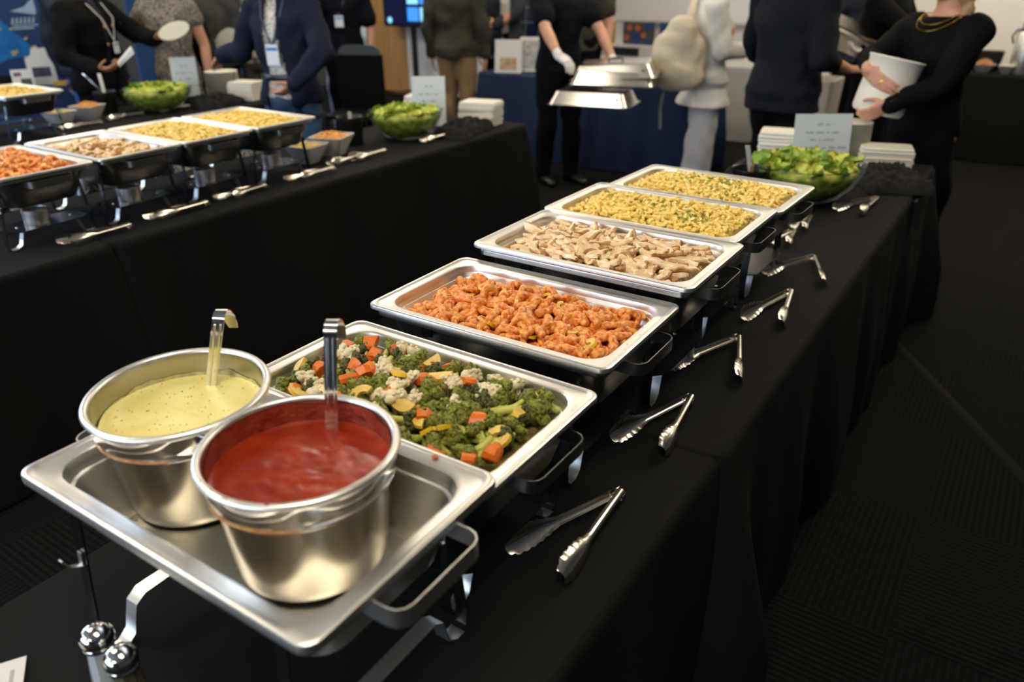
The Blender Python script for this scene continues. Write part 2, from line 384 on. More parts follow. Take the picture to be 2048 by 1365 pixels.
station('veg', 'chafing dish under the pan of roasted broccoli and carrots', -0.736, 0.784, 0.994, 0, first=True, plabel='stainless steel pan filled with roasted broccoli, carrots and cauliflower')
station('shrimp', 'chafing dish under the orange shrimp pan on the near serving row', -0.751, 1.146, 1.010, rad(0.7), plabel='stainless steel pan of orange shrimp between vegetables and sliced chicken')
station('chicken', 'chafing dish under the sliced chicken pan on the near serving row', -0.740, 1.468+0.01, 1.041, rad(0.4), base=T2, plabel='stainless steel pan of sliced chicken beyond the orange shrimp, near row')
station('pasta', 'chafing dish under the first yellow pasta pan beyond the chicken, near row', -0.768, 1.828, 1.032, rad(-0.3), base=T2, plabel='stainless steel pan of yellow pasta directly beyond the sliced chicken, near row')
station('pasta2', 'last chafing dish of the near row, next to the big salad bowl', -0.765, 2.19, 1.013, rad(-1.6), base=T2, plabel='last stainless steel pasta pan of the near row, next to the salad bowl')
LS = 1.04; LX = -3.02
station('lshrimp', 'left row chafing dish under the orange shrimp at the left picture edge', LX, 1.245, 1.0, 0, scale=LS, plabel='stainless steel pan of orange shrimp cut by the left picture edge')
station('lchicken', 'left row chafing dish under the browned sliced chicken', LX, 1.60, 1.0, 0, scale=LS, plabel='stainless steel pan of browned sliced chicken in the left row')
station('lpasta', 'left row chafing dish under the first yellow pasta pan', LX, 1.945, 1.0, 0, scale=LS, plabel='left row pan of yellow pasta between chicken and the last pasta pan')
station('lpasta2', 'left row chafing dish under the last pasta pan, beside white square bowls', LX, 2.30, 1.0, 0, scale=LS, plabel='last pasta pan of the left row, beside white square bowls')
station('tpasta', 'chafing dish of the farthest left row under herb pasta', -4.95, 2.17, 1.0, 0, scale=LS, plabel='pan of herb pasta in the farthest row at the left picture edge')
# fuel cans burning under the left row
fc = MB().rev([(0.001, 0), (0.042, 0), (0.043, 0.003), (0.043, 0.052), (0.040, 0.055), (0.036, 0.055), (0.034, 0.050), (0.001, 0.050)], 24)
fcm = fc.mesh('fuel_can', STEEL, 35)
for k, (key, lab) in enumerate((('lshrimp', 'left shrimp pan'), ('lchicken', 'left chicken pan'), ('lpasta', 'first left pasta pan'), ('lpasta2', 'last left pasta pan'))):
    x, y, rim, a, s = pans[key]
    for sx in (1, -1):
        tag(link('fuel_can', fcm, None, (x+sx*0.145*s, y-0.02, 0.74+0.0665*(rim-0.74)/0.28)), 'small metal fuel can on the %s side shelf under the %s' % ('near' if sx > 0 else 'far', lab), 'fuel can', 'fuel cans under the left row')

# ------------------------------------------------------------------ sauce pots, sauces, ladles
def pot(label, x, y, zr, zb, R=0.12, smear=None, tilt=(0, 0)):
    t = thing('sauce_pot', label, 'pot', (x, y, zb)); t.rotation_euler = (tilt[0], tilt[1], 0); H = zr-zb
    n = 72
    rim = [(R-0.0085, H-0.004), (R-0.0075, H-0.001), (R-0.004, H+0.001), (R, H-0.0005), (R+0.002, H-0.004), (R, H-0.0075), (R-0.003, H-0.009)]
    band = [(R-0.003, H-0.009), (R-0.0035, H-0.020), (R-0.0055, H-0.032), (R-0.009, H-0.040), (R-0.0075, H-0.0425), (R-0.009, H-0.045), (R-0.0145, H-0.047)]
    body = [(R-0.0145, H-0.047), (R-0.0155, H-0.060), (R-0.024, 0.018), (R-0.0255, 0.008), (R-0.029, 0.002), (R-0.031, 0.0), (0.002, 0.0)]
    inner = [(R-0.0085, H-0.004), (R-0.010, H-0.012), (R-0.012, H-0.045), (R-0.019, H-0.050), (R-0.029, 0.02), (R-0.040, 0.006), (0.002, 0.004)]
    part('body', MB().rev(body, n, c1=True), STEELP, t, 30)
    part('band', MB().rev(band, n), POLISH, t, 60, 'mirror polished band below the rim')
    part('rim', MB().rev(rim, n), STEEL, t, 60)
    part('inner_wall', MB().rev(inner, n, c1=True), STEELP, t, 50)
    sm = MB(); rings = []
    na = 96
    for li in range(5):
        ring = []
        for k in range(na):
            a = 2*math.pi*k/na; lev = smear[1]+(smear[2]-smear[1])*li/4*(0.80+0.22*noise.noise(Vector((math.cos(a)*2.6, math.sin(a)*2.6, x)))+0.10*noise.noise(Vector((math.cos(a)*9, math.sin(a)*9, x))))
            zc = min(lev, H-0.006); rr_ = float(np.interp(zc, [H-0.05, H-0.045, H-0.012, H-0.004], [R-0.0197, R-0.0128, R-0.0108, R-0.0093]))
            ring.append((rr_*math.cos(a), rr_*math.sin(a), min(lev, H-0.006)))
        rings.append(ring)
    sm.loft(rings, False, False)
    dr_ = MB(); rs_ = random.Random(int(x*-1000)); lo_, hi_ = [], []
    for k in range(41):
        a = rad(-112+70*k/40); e_ = math.sin(math.pi*k/40)**.5
        z0 = H-0.0425; z1 = z0+e_*(0.0045+0.005*abs(noise.noise(Vector((k*.33, x*9, 0)))))
        for zz, L_ in ((z0, lo_), (z1, hi_)):
            q = float(np.interp(zz, [H-0.0425, H-0.040, H-0.032], [R-0.0073, R-0.0088, R-0.0053]))+0.0005
            L_.append((q*math.cos(a), q*math.sin(a), zz))
    dr_.loft([lo_, hi_], False, False, closed=False)
    part('drips', dr_, mat('dried_orange_sauce', (0.45, 0.15, 0.03), 0.5, col2=(0.55, 0.30, 0.10), nscale=90), t, 60, 'dried orange drips on the band')
    if smear[0].name.startswith('tomato'):
        d2 = MB()
        for k in range(8):
            a = rad(-85+rs_.uniform(-35, 35)); q = rs_.uniform(.001, .0035); d2.ell(((R-.003)*math.cos(a), (R-.003)*math.sin(a), H+.0009), (q, q*.6, .0007), 8, 5)
        part('rim_smears', d2, smear[0], t, 60, 'small red smears on the rim')
    part('sauce_residue', sm, smear[0], t, 60, 'dried sauce clinging to the inner wall')
    return t
def sauce(label, m, x, y, z, R, sub, amp):
    mb = MB(); n = 64; rings = []
    for q in range(0, 27):
        r = R*q/26 if q else 0.0005
        ring = []
        for k in range(n):
            a = 2*math.pi*k/n; px, py = r*math.cos(a), r*math.sin(a)
            h = amp*(noise.noise(Vector((px*38, py*62, sub)))+0.6*noise.noise(Vector((px*85, py*120, sub)))) * min(1, (R-r)/0.02+0.15) + 0.0022*max(0, (r-R+0.006)/0.006)
            ring.append((px, py, h))
        rings.append(ring)
    rings.append([(p[0], p[1], -0.012) for p in rings[-1]]); rings.append([(p[0]*0.9, p[1]*0.9, -0.013) for p in rings[-1]])
    mb.loft(rings, True, True)
    return one('sauce', mb, m, label, 'sauce', (x, y, z), 0, kind='stuff', smooth=80)
ALFR = mat('cream_sauce', (0.74, 0.64, 0.20), 0.28, col2=(0.80, 0.74, 0.33), nscale=22, spec=0.5, sub=0.1, bump=0.04, bscale=200, coat=0.2)
ALFD = mat('cream_residue', (0.34, 0.30, 0.12), 0.45, col2=(0.62, 0.56, 0.28), nscale=60, bump=0.1, bscale=200)
TOMA = mat('tomato_sauce', (0.20, 0.010, 0.0012), 0.30, col2=(0.28, 0.026, 0.003), nscale=26, bump=0.06, bscale=90, coat=0.12, spec=0.4)
TOMD = mat('tomato_residue', (0.17, 0.012, 0.003), 0.4, col2=(0.27, 0.035, 0.012), nscale=50, bump=0.25, bscale=150)
Z1 = 1.0325-0.109
p1 = (-0.885, 0.494, 1.092); p2 = (-0.643, 0.488, 1.092)
pot('steel sauce pot of pale yellow cream sauce, left of the two pots', p1[0], p1[1], p1[2], Z1+0.001, smear=(ALFD, 0.105, 0.140), tilt=(rad(1.5), rad(0.6)))
pot('steel sauce pot of red tomato sauce, right and nearer of the two pots', p2[0], p2[1], p2[2], Z1+0.001, smear=(TOMD, 0.105, 0.172))
sauce('pale yellow cream sauce with pepper specks filling the left pot', ALFR, p1[0], p1[1], 1.054, 0.1085, 2.0, 0.0005)
sauce('chunky red tomato sauce filling the right pot', TOMA, p2[0], p2[1], 1.056, 0.1085, 5.0, 0.0011)
sp = MB(); rs = random.Random(5)
for k in range(110):
    a, r = rs.uniform(0, 6.28), 0.104*math.sqrt(rs.random()); q = rs.uniform(0.0003, 0.0008)
    sp.box((p1[0]+r*math.cos(a), p1[1]+r*math.sin(a), 1.0547), (q*2, q*1.4, 0.0006), rs.uniform(0, 3))
one('pepper_specks', sp, mat('dark_pepper', (0.06, 0.04, 0.015), 0.7), 'dark pepper specks floating on the pale cream sauce', 'pepper', kind='stuff')
def ladle(label, base, top, hook, lean):
    t = thing('ladle', label, 'ladle', base); B = Vector(base); T = Vector(top)-B
    wv = Vector((0.83, 0.56, 0)); hd = Vector(hook).normalized()
    path = [Vector((0, 0, -0.05)), Vector((0, 0, 0.0)), T*0.5, T*0.93]
    cc = T + hd*0.008
    for a in (20, 60, 100, 140): path.append(T + hd*0.012*(1-math.cos(rad(a))) + Vector((0, 0, 0.012*math.sin(rad(a))-0.004)))
    e = path[-1]; path += [e+hd*0.008+Vector((0, 0, -0.014)), e+hd*0.016+Vector((0, 0, -0.034))]
    mb = MB(); mb.strip(path, wv, [0.017]*(len(path)-3)+[0.017, 0.019, 0.013], 0.0018)
    part('handle', mb, POLISH, t, 50)
    rg = MB(); vd = Vector((0.56, -0.83, 0))
    for s in (-1, 1): rg.tube([vd*0.0014+wv*s*0.0042+Vector((0, 0, 0.0))-Vector((0, 0, 0.01)), vd*0.0014+T*0.92+wv*s*0.0042], 0.0016, 6)
    part('handle_ridges', rg, POLISH, t, 60)
    bw = MB().rev([(0.004, -0.072), (0.022, -0.066), (0.030, -0.054), (0.032, -0.045), (0.0305, -0.045), (0.028, -0.054), (0.02, -0.064), (0.003, -0.069)], 20, (hd.x*-0.02, hd.y*-0.02, 0), c0=True, c1=True)
    part('bowl', bw, STEEL, t)
ladle('steel ladle with hooked ribbed handle standing in the cream sauce', (-0.917, 0.560, 1.054), (-0.898, 0.580, 1.158), (-0.45, 0.89, 0), 0)
ladle('steel ladle with hooked ribbed handle standing in the tomato sauce', (-0.676, 0.569, 1.056), (-0.690, 0.600, 1.187), (-0.45, 0.89, 0), 0)

# ------------------------------------------------------------------ tongs
def arm_mb(L, side, bladeL=0.42, tilt=26):
    """one arm along +X from the pivot, concave side facing `side` (+1 = +Y)"""
    mb = MB(); N = 44; rings = []; m = 9
    for i in range(N+1):
        s = i/N; x = L*s
        if s < 1-bladeL: w2 = 0.0080+0.001*s; dep = 0.0070; sc = 0
        else:
            q = (s-(1-bladeL))/bladeL; w2 = 0.009+0.0125*math.sin(min(1, q*1.5)*math.pi/2)*(1-max(0, q-0.82)/0.18*0.75) ; dep = 0.0065+0.004*math.sin(q*math.pi)
            sc = 0.0016*math.sin(q*math.pi*2*6.5)*min(1, q*6)*(1 if q < 0.97 else 0.3)
        ring = []
        ca, sa = math.cos(rad(tilt)), math.sin(rad(tilt))
        for j in range(m):
            a = -1+2*j/(m-1); u = a*(w2 + (sc if abs(a) > 0.7 else 0)); d = dep*(a*a-1)   # back of the channel at -dep
            zz = u*ca + d*sa; yy = side*(d*ca - u*sa)
            ring.append((x, yy, zz))
        for j in reversed(range(m)):
            p = ring[j]; a = -1+2*j/(m-1); ring.append((p[0], p[1]-side*0.0011, p[2]))
        rings.append(ring)
    zmin = min(p[2] for r in rings for p in r)
    mb.loft(rings, True, True)
    mb.v = [(x, y, z-zmin+0.0003) for x, y, z in mb.v]
    return mb
AM = {(-1): arm_mb(0.24, -1).mesh('arm', TONGS, 50), 1: arm_mb(0.24, 1).mesh('arm', TONGS, 50)}
AMB = {(-1): arm_mb(0.24, -1, .42, -34).mesh('arm', TONGS, 50), 1: arm_mb(0.24, 1, .42, -34).mesh('arm', TONGS, 50)}
CAP = MB(); CAP.strip([(-0.012, 0, 0.010), (0.004, 0, 0.012), (0.02, 0, 0.012)], (0, 1, 0), [0.010, 0.017, 0.015], 0.004)
RING = MB().tube([(0.012+0.006*math.cos(rad(a)), 0.013*math.sin(rad(a)), 0.012+0.0075*math.cos(rad(a))) for a in range(0, 361, 30)], 0.0012, 5)
CAPm, RINGm = CAP.mesh('pivot_cap', TONGS, 40), RING.mesh('locking_ring', TONGS, 60)
def tongs(label, pv, a, b, z=TZ, group='serving tongs on the tables'):
    """pv pivot, a and b tip positions on the table; the arm concave sides face each other"""
    pv, a, b = Vector(pv), Vector(a), Vector(b)
    t = thing('serving_tongs', label, 'tongs', (pv.x, pv.y, z), 0, group)
    aa = math.atan2((a-pv).y, (a-pv).x); ab = math.atan2((b-pv).y, (b-pv).x); d = (ab-aa+math.pi) % (2*math.pi)-math.pi
    link('arm', AM[1 if d > 0 else -1], t, None, (0, 0, aa), ((a-pv).length/0.24, 1, 1) )
    link('arm', AMB[-1 if d > 0 else 1], t, None, (0, 0, ab), ((b-pv).length/0.24, 1, 1))
    m = aa+d/2
    link('pivot_cap', CAPm, t, None, (0, 0, m)); link('locking_ring', RINGm, t, None, (0, 0, m))
tongs('open tongs nearest the camera, beside the sauce pots and vegetables', (-0.46, 1.019), (-0.548, 0.785), (-0.441, 0.776))
tongs('open tongs just before the tablecloth seam, beside the vegetable pan corner', (-0.483, 1.405), (-0.555, 1.169), (-0.451, 1.177))
tongs('open tongs just beyond the tablecloth seam, beside the shrimp pan', (-0.494, 1.744), (-0.582, 1.504), (-0.42, 1.53), T2)
tongs('open tongs beside the far end of the shrimp pan and its chicken neighbour', (-0.469, 2.119), (-0.529, 1.873), (-0.429, 1.885), T2)
tongs('wide open tongs beside the sliced chicken, arms spread at the table edge', (-0.49, 2.449), (-0.587, 2.236), (-0.409, 2.244), T2)
tongs('short half hidden tongs nearest to the first pasta pan', (-0.62, 2.698), (-0.655, 2.54), (-0.595, 2.53), T2)
tongs('short tongs nearest to the last pasta pan of the near row', (-0.615, 2.895), (-0.650, 2.75), (-0.595, 2.728), T2)
tongs('open tongs in front of the big salad bowl of the near row', (-0.458, 3.289), (-0.574, 3.068), (-0.469, 3.048), T2)
for k, (pv, a, b, lab) in enumerate((
    ((-2.700, 1.462), (-2.752, 1.216), (-2.700, 1.235), 'closed tongs in front of the left shrimp pan'),
    ((-2.715, 1.807), (-2.765, 1.555), (-2.712, 1.575), 'closed tongs in front of the left chicken pan'),
    ((-2.735, 2.12), (-2.775, 1.88), (-2.715, 1.93), 'slightly open tongs in front of the first left pasta pan'),
    ((-2.715, 2.507), (-2.775, 2.254), (-2.715, 2.30), 'closed tongs in front of the last left pasta pan'),
    ((-2.785, 2.80), (-2.825, 2.568), (-2.795, 2.575), 'closed tongs in front of the crouton bowl in the left row, nearer pair'),
    ((-2.775, 2.93), (-2.805, 2.70), (-2.765, 2.71), 'closed tongs in front of the crouton bowl in the left row, farther pair'),
    ((-2.76, 3.47), (-2.79, 3.23), (-2.755, 3.24), 'closed tongs in front of the left row salad bowl'))):
    tongs(lab, pv, a, b, TZ+0.0015, 'serving tongs of the left row')
for pv, a, b, lab in (((-4.88, 2.62), (-4.93, 2.38), (-4.89, 2.39), 'closed tongs of the farthest row, before the pasta pan'),
                      ((-4.95, 2.95), (-5.0, 2.72), (-4.96, 2.72), 'closed tongs of the farthest row, before the crouton bowl'),
                      ((-4.95, 3.30), (-5.0, 3.06), (-4.96, 3.07), 'closed tongs of the farthest row, before the salad bowl')):
    tongs(lab, pv, a, b, TZ, 'serving tongs of the farthest row')

# ------------------------------------------------------------------ salt and pepper shakers, paper card
def shaker(label, x, y, fill, rz):
    t = thing('shaker', label, 'shaker', (x, y, TZ), rz, 'salt and pepper shakers')
    gl = MB(); n = 8
    def oct(r, z): return [(r*math.cos(2*math.pi*(k+0.5)/n), r*math.sin(2*math.pi*(k+0.5)/n), z) for k in range(n)]
    gl.loft([oct(0.020, 0.0), oct(0.0225, 0.003), oct(0.0225, 0.02), oct(0.0165, 0.076), oct(0.0165, 0.080)])
    part('glass_body', gl, GLASS, t, 30)
    fl = MB().loft([oct(0.018, 0.004), oct(0.0205, 0.006), oct(0.0205, 0.02), oct(0.0158, 0.074)]); part('contents', fl, fill, t, 30)
    cp = MB().rev([(0.0175, 0.074), (0.0195, 0.076), (0.0195, 0.079), (0.0180, 0.081), (0.0200, 0.083), (0.0212, 0.087), (0.0205, 0.094), (0.0175, 0.1005), (0.012, 0.105), (0.005, 0.107), (0.0005, 0.1073)], 32, c0=True)
    c = part('cap', cp, POLISH, t, 60)
    hl = MB()
    for k in range(19):
        q, r = (0, 0) if k == 0 else ((k-1) % 6*60+(0 if k < 7 else 30), 0.0045 if k < 7 else (0.0085 if k < 13 else 0.0118))
        px, py = r*math.cos(rad(q+(k > 12)*30)), r*math.sin(rad(q+(k > 12)*30)); z = 0.1074-0.30*(r/0.0205)**2*0.02-0.0005+0.0004
        z = float(np.interp(r, [0, 0.005, 0.012], [0.1074, 0.1071, 0.1052]))
        hl.rev([(0.0009, -0.0006), (0.0009, 0.0003)], 8, (px, py, z), c0=True, c1=True)
    part('cap_holes', hl, mat('rusty_hole', (0.12, 0.05, 0.01), 0.9), c)
SALT = mat('salt', (0.72, 0.71, 0.68), 0.8, bump=0.3, bscale=900)
PEPP = mat('ground_pepper', (0.05, 0.035, 0.018), 0.8, col2=(0.30, 0.24, 0.14), nscale=700, bump=0.4, bscale=800)
shaker('glass salt shaker with chrome cap, farther left of the two shakers', -0.850, 0.288, SALT, 0.2)
shaker('glass pepper shaker with chrome cap, nearer right of the two shakers', -0.791, 0.286, PEPP, 0.5)
t = thing('paper_card', 'white printed paper card on the black tablecloth at the lower left corner', 'card', (-0.985, 0.13, TZ), rad(-31))
part('sheet', MB().box((0, 0, 0.002), (0.14, 0.19, 0.0012)), WHITE, t)
pr = MB()
for k in range(9): pr.box((0.0, 0.08-0.018*k, 0.0028), (0.10-0.02*(k % 3), 0.005, 0.0003))
part('print', pr, mat('faint_ink', (0.38, 0.37, 0.33), 0.8), t)
cr = MB(); cr.ell((0, 0, 0.004), (0.006, 0.005, 0.004), 7, 5)
one('crumb', cr, mat('crumb', (0.3, 0.26, 0.2), 0.9), 'tiny pale crumb lying on the dark carpet right of the serving row', 'crumb', (-0.298, 3.433, 0))
cb = MB(); cb.loft([[(x+dx, y, z) for dx, z in ((-0.03, 0.001), (-0.012, 0.008), (0.012, 0.008), (0.03, 0.001))] for x, y in ((-0.40, 3.80), (-0.27, 3.60), (0.26, 2.76), (0.9, 1.75))], True, True)
one('cable_cover', cb, mat('black_rubber', (0.006, 0.006, 0.007), 0.8, spec=0.1), 'low black cable cover strip running across the carpet at right', 'cable cover')

# ------------------------------------------------------------------ food
def icos(sub=1, r=1.0):
    import bmesh
    bm = bmesh.new(); bmesh.ops.create_icosphere(bm, subdivisions=sub, radius=r)
    v = [tuple(p.co) for p in bm.verts]; f = [tuple(q.index for q in fc_.verts) for fc_ in bm.faces]; bm.free(); return v, f
IC1, IC2, IC3 = icos(1), icos(2), icos(3)
def blob(mb, c, r, base=IC2, nz=0.2, fr=2.0, seed=0, mi=0):
    v = []
    for p in base[0]:
        q = Vector(p); k = 1+nz*noise.noise(q*fr+Vector((seed, seed*1.7, 0)))
        v.append((c[0]+q.x*k*r[0], c[1]+q.y*k*r[1], c[2]+q.z*k*r[2]))
    return mb.add(v, base[1], mi)
BRG = [mat('broccoli_crown', (0.055, 0.075, 0.006), 0.6, col2=(0.30, 0.31, 0.03), nscale=200, bump=0.5, bscale=420),
       mat('broccoli_crown_charred', (0.03, 0.032, 0.008), 0.6, col2=(0.14, 0.15, 0.025), nscale=220, bump=0.5, bscale=420)]
BRS = mat('broccoli_stem', (0.42, 0.46, 0.07), 0.4, col2=(0.56, 0.56, 0.14), nscale=60, bump=0.1, bscale=90, coat=0.2)
CAU = mat('cauliflower', (0.74, 0.66, 0.44), 0.5, col2=(0.60, 0.50, 0.28), nscale=70, bump=0.25, bscale=160, lo=0.45, hi=0.8)
CAR = mat('carrot', (0.58, 0.10, 0.003), 0.4, col2=(0.70, 0.17, 0.008), nscale=50, coat=0.08)
SQF = mat('squash_flesh', (0.78, 0.60, 0.16), 0.35, col2=(0.70, 0.44, 0.09), nscale=60, coat=0.25)
SQR = mat('squash_rind', (0.82, 0.52, 0.02), 0.35, coat=0.25)
def floret(seed, crown_m, stem_m, n_b=4, R=0.017, blen=0.030, tiny=0.0042, cnt=60):
    rn = random.Random(seed); st = MB(); cr = MB()
    st.tube([(0, 0, -blen), (0.001, 0, -blen*0.5), (0, 0, -0.002)], [0.0078, 0.0070, 0.0082], 7)
    tips = []
    for b in range(n_b):
        a = 6.28*b/n_b+rn.uniform(-.3, .3); e = Vector((math.cos(a)*R*0.75, math.sin(a)*R*0.75, R*0.55*rn.uniform(.6, 1.2)))
        st.tube([(0, 0, -blen*0.35), (e.x*0.5, e.y*0.5, -0.001), e], [0.0056, 0.0046, 0.0038], 6); tips.append(e)
    tips.append(Vector((0, 0, R*0.8)))
    for t_ in tips:
        blob(cr, t_, (R*0.62, R*0.62, R*0.52), IC2, 0.35, 3.0, rn.uniform(0, 50))
    for k in range(cnt):
        t_ = rn.choice(tips); d = Vector((rn.gauss(0, 1), rn.gauss(0, 1), abs(rn.gauss(0.3, 1)))).normalized()
        q = tiny*rn.uniform(.6, 1.1); blob(cr, t_+Vector((d.x*R*0.62, d.y*R*0.62, d.z*R*0.52)), (q, q, q*0.8), IC1, 0.2, 3, k)
    return cr.mesh('crown', crown_m, 80), st.mesh('stem', stem_m, 60)
BROC = [floret(s, BRG[0 if s % 3 else 1], BRS, 3+s % 3, 0.0165+0.002*(s % 3), 0.034+0.008*(s % 3)) for s in range(1, 7)]
CAUL = [floret(20+s, CAU, CAU, 4, 0.015+0.003*s, 0.020, 0.0058, 34) for s in range(3)]
def carrot_mesh(seed):
    rn = random.Random(seed); mb = MB(); n = 9; r0, r1 = rn.uniform(.013, .017), rn.uniform(.010, .013); L = rn.uniform(.018, .028); sk = rn.uniform(-.35, .35)
    rings = []
    for t_, q in ((0, .93), (0.04, 1.0), (0.96, 1.0), (1.0, .93)):
        r = (r0+(r1-r0)*t_)*q; rings.append([(r*math.cos(6.283*k/n), r*math.sin(6.283*k/n), L*t_+r*math.cos(6.283*k/n)*sk*(1 if t_ > .5 else -1)) for k in range(n)])
    mb.loft(rings); return mb.mesh('carrot_chunk', CAR, 35)
def squash_mesh(seed, half=True):
    mb = MB(); R, T = 0.021, 0.0065; n = 12; A = math.pi if half else 4.4
    top = [(R*math.cos(A*k/n), R*math.sin(A*k/n)*0.95, 0) for k in range(n+1)]
    if half: inner = [(R*0.0*math.cos(A*k/n), 0.0-0.001, 0) for k in range(1)]; pts = top
    else: pts = top+[(R*0.45*math.cos(A*k/n), R*0.45*math.sin(A*k/n), 0) for k in reversed(range(n+1))]
    m = len(pts); bend = lambda p: 0.0025*math.sin(p[0]*120)
    v = [(p[0], p[1], bend(p)) for p in pts]+[(p[0], p[1], T+bend(p)) for p in pts]
    f = [tuple(reversed(range(m))), tuple(range(m, 2*m))]; mi = [0, 0]
    for k in range(m): f.append((k, (k+1) % m, m+(k+1) % m, m+k)); mi.append(1 if k < n else 0)
    mb.v = v; mb.f = f; mb.m = mi
    return mb.mesh('squash_slice', [SQF, SQR], 30)
def onpan(key, lx, ly, dz):
    x, y, rim, a, s = pans[key]; c, sn = math.cos(a), math.sin(a)
    return (x+(lx*c-ly*sn)*s, y+(lx*sn+ly*c)*s, rim+dz)
def mound(lx, ly, hx, hy, edge, mid):
    k = max(0.0, 1-(abs(lx)/hx)**3)*max(0.0, 1-(abs(ly)/hy)**3); return edge+(mid-edge)*k**0.5
def grid_pts(n, hx, hy, rn, jit=0.45, rnd=True):
    nx = max(2, round(math.sqrt(n*hx/hy))); ny = max(2, round(n/nx)); pts = []
    for a in range(nx):
        for b in range(ny):
            px = -hx+2*hx*(a+0.5+(0.5 if b % 2 else 0)*0.5+rn.uniform(-jit, jit)*0.9)/(nx+0.25); py = -hy+2*hy*(b+0.5+rn.uniform(-jit, jit))/ny
            px = max(-hx, min(hx, px)); py = max(-hy, min(hy, py))
            pts.append((px, py))
    rn.shuffle(pts); return pts
def bed(key, label, cat, m, hx, hy, edge, mid, drop, seed, amp=0.005, cx=0, cy=0, fr=60):
    mb = MB(); nx, ny = 56, 34; v = []; f = []
    for b in range(ny+1):
        for a in range(nx+1):
            lx, ly = hx*(2*a/nx-1), hy*(2*b/ny-1)
            q = rr(2*hx, 2*hy, 0.03, 0, 5)
            e = max(abs(lx)/hx, abs(ly)/hy); z = mound(lx, ly, hx*1.05, hy*1.05, edge, mid)-drop+amp*noise.noise(Vector((lx*fr, ly*fr, seed)))
            if e > 0.985: z -= 0.018
            # pull corners in to the pan radius
            ex, ey = max(0, abs(lx)-(hx-0.03)), max(0, abs(ly)-(hy-0.03)); d = math.hypot(ex, ey)
            if ex > 0 and ey > 0 and d > 0.03: lx -= math.copysign(ex*(1-0.03/d), lx); ly -= math.copysign(ey*(1-0.03/d), ly)
            v.append(onpan(key, lx+cx, ly+cy, z))
    for b in range(ny):
        for a in range(nx):
            q = b*(nx+1)+a; f.append((q, q+1, q+nx+2, q+nx+1))
    mb.add(v, f); return one(cat.replace(' ', '_')+'_bed', mb, m, label, cat, kind='stuff', smooth=80)

# roasted vegetables
rn = random.Random(11)
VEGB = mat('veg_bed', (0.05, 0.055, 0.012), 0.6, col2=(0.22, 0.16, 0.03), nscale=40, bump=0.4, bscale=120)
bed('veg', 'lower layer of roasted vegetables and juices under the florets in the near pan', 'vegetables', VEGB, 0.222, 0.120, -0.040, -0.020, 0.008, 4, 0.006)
protos = {}
for i, (cm, sm_) in enumerate(BROC):
    protos['b%d' % i] = (cm, sm_)
def put_floret(cm, sm_, name, label, cat, grp, p, rot, s):
    o = tag(link(name, sm_, None, p, rot, s), label, cat, grp); link('crown', cm, o); return o
pts = grid_pts(126, 0.214, 0.114, rn)
kinds = ['b']*58+['c']*17+['r']*24+['s']*14; rn.shuffle(kinds)
for i, (lx, ly) in enumerate(pts):
    k = kinds[i % len(kinds)]; z = mound(lx, ly, 0.235, 0.13, -0.034, -0.008)+rn.uniform(-0.004, 0.006)
    if k == 'b':
        cm, sm_ = rn.choice(BROC); rot = (rn.choice((-1, 1))*rn.uniform(0.5, 1.75), rn.uniform(-.9, .9), rn.uniform(0, 6.28))
        put_floret(cm, sm_, 'broccoli_floret', 'roasted green broccoli floret in the near pan of mixed vegetables', 'broccoli', 'broccoli florets in the vegetable pan', onpan('veg', lx, ly, z), rot, rn.uniform(.78, 1.08))
    elif k == 'c':
        cm, sm_ = rn.choice(CAUL); put_floret(cm, sm_, 'cauliflower_floret', 'pale cauliflower floret in the near pan of mixed vegetables', 'cauliflower', 'cauliflower florets in the vegetable pan', onpan('veg', lx, ly, z+0.004), (rn.uniform(-1.3, 1.3), rn.uniform(-1, 1), rn.uniform(0, 6.28)), rn.uniform(.8, 1.1))
    elif k == 'r':
        o = link('carrot_chunk', carrot_mesh(i % 5) if i < 5 or 'cm%d' % (i % 5) not in protos else protos['cm%d' % (i % 5)], None, onpan('veg', lx, ly, z+0.012), (rn.uniform(.9, 2.2), rn.uniform(-.6, .6), rn.uniform(0, 6.28)), (rn.uniform(.9, 1.2), rn.uniform(.55, .8), rn.uniform(.9, 1.1))); protos.setdefault('cm%d' % (i % 5), o.data)
        tag(o, 'orange roasted carrot chunk in the near pan of mixed vegetables', 'carrot', 'carrot chunks in the vegetable pan')
    else:
        if 'sq%d' % (i % 2) not in protos: protos['sq%d' % (i % 2)] = squash_mesh(i, i % 2 == 0)
        tag(link('squash_slice', protos['sq%d' % (i % 2)], None, onpan('veg', lx, ly, z+0.014), (rn.uniform(-.6, .6), rn.uniform(-.6, .6), rn.uniform(0, 6.28)), rn.uniform(.85, 1.1)), 'yellow squash slice in the near pan of mixed vegetables', 'squash', 'squash slices in the vegetable pan')
st_ = MB().ell((0, 0, 0), (0.005, 0.004, 0.0018), 8, 5)
one('food_scrap', st_, mat('carrot_scrap', (0.5, 0.14, 0.03), 0.5), 'small orange food scrap on the pan rim right of the tomato sauce pot', 'food scrap', (-0.546, 0.6225, 1.0318))

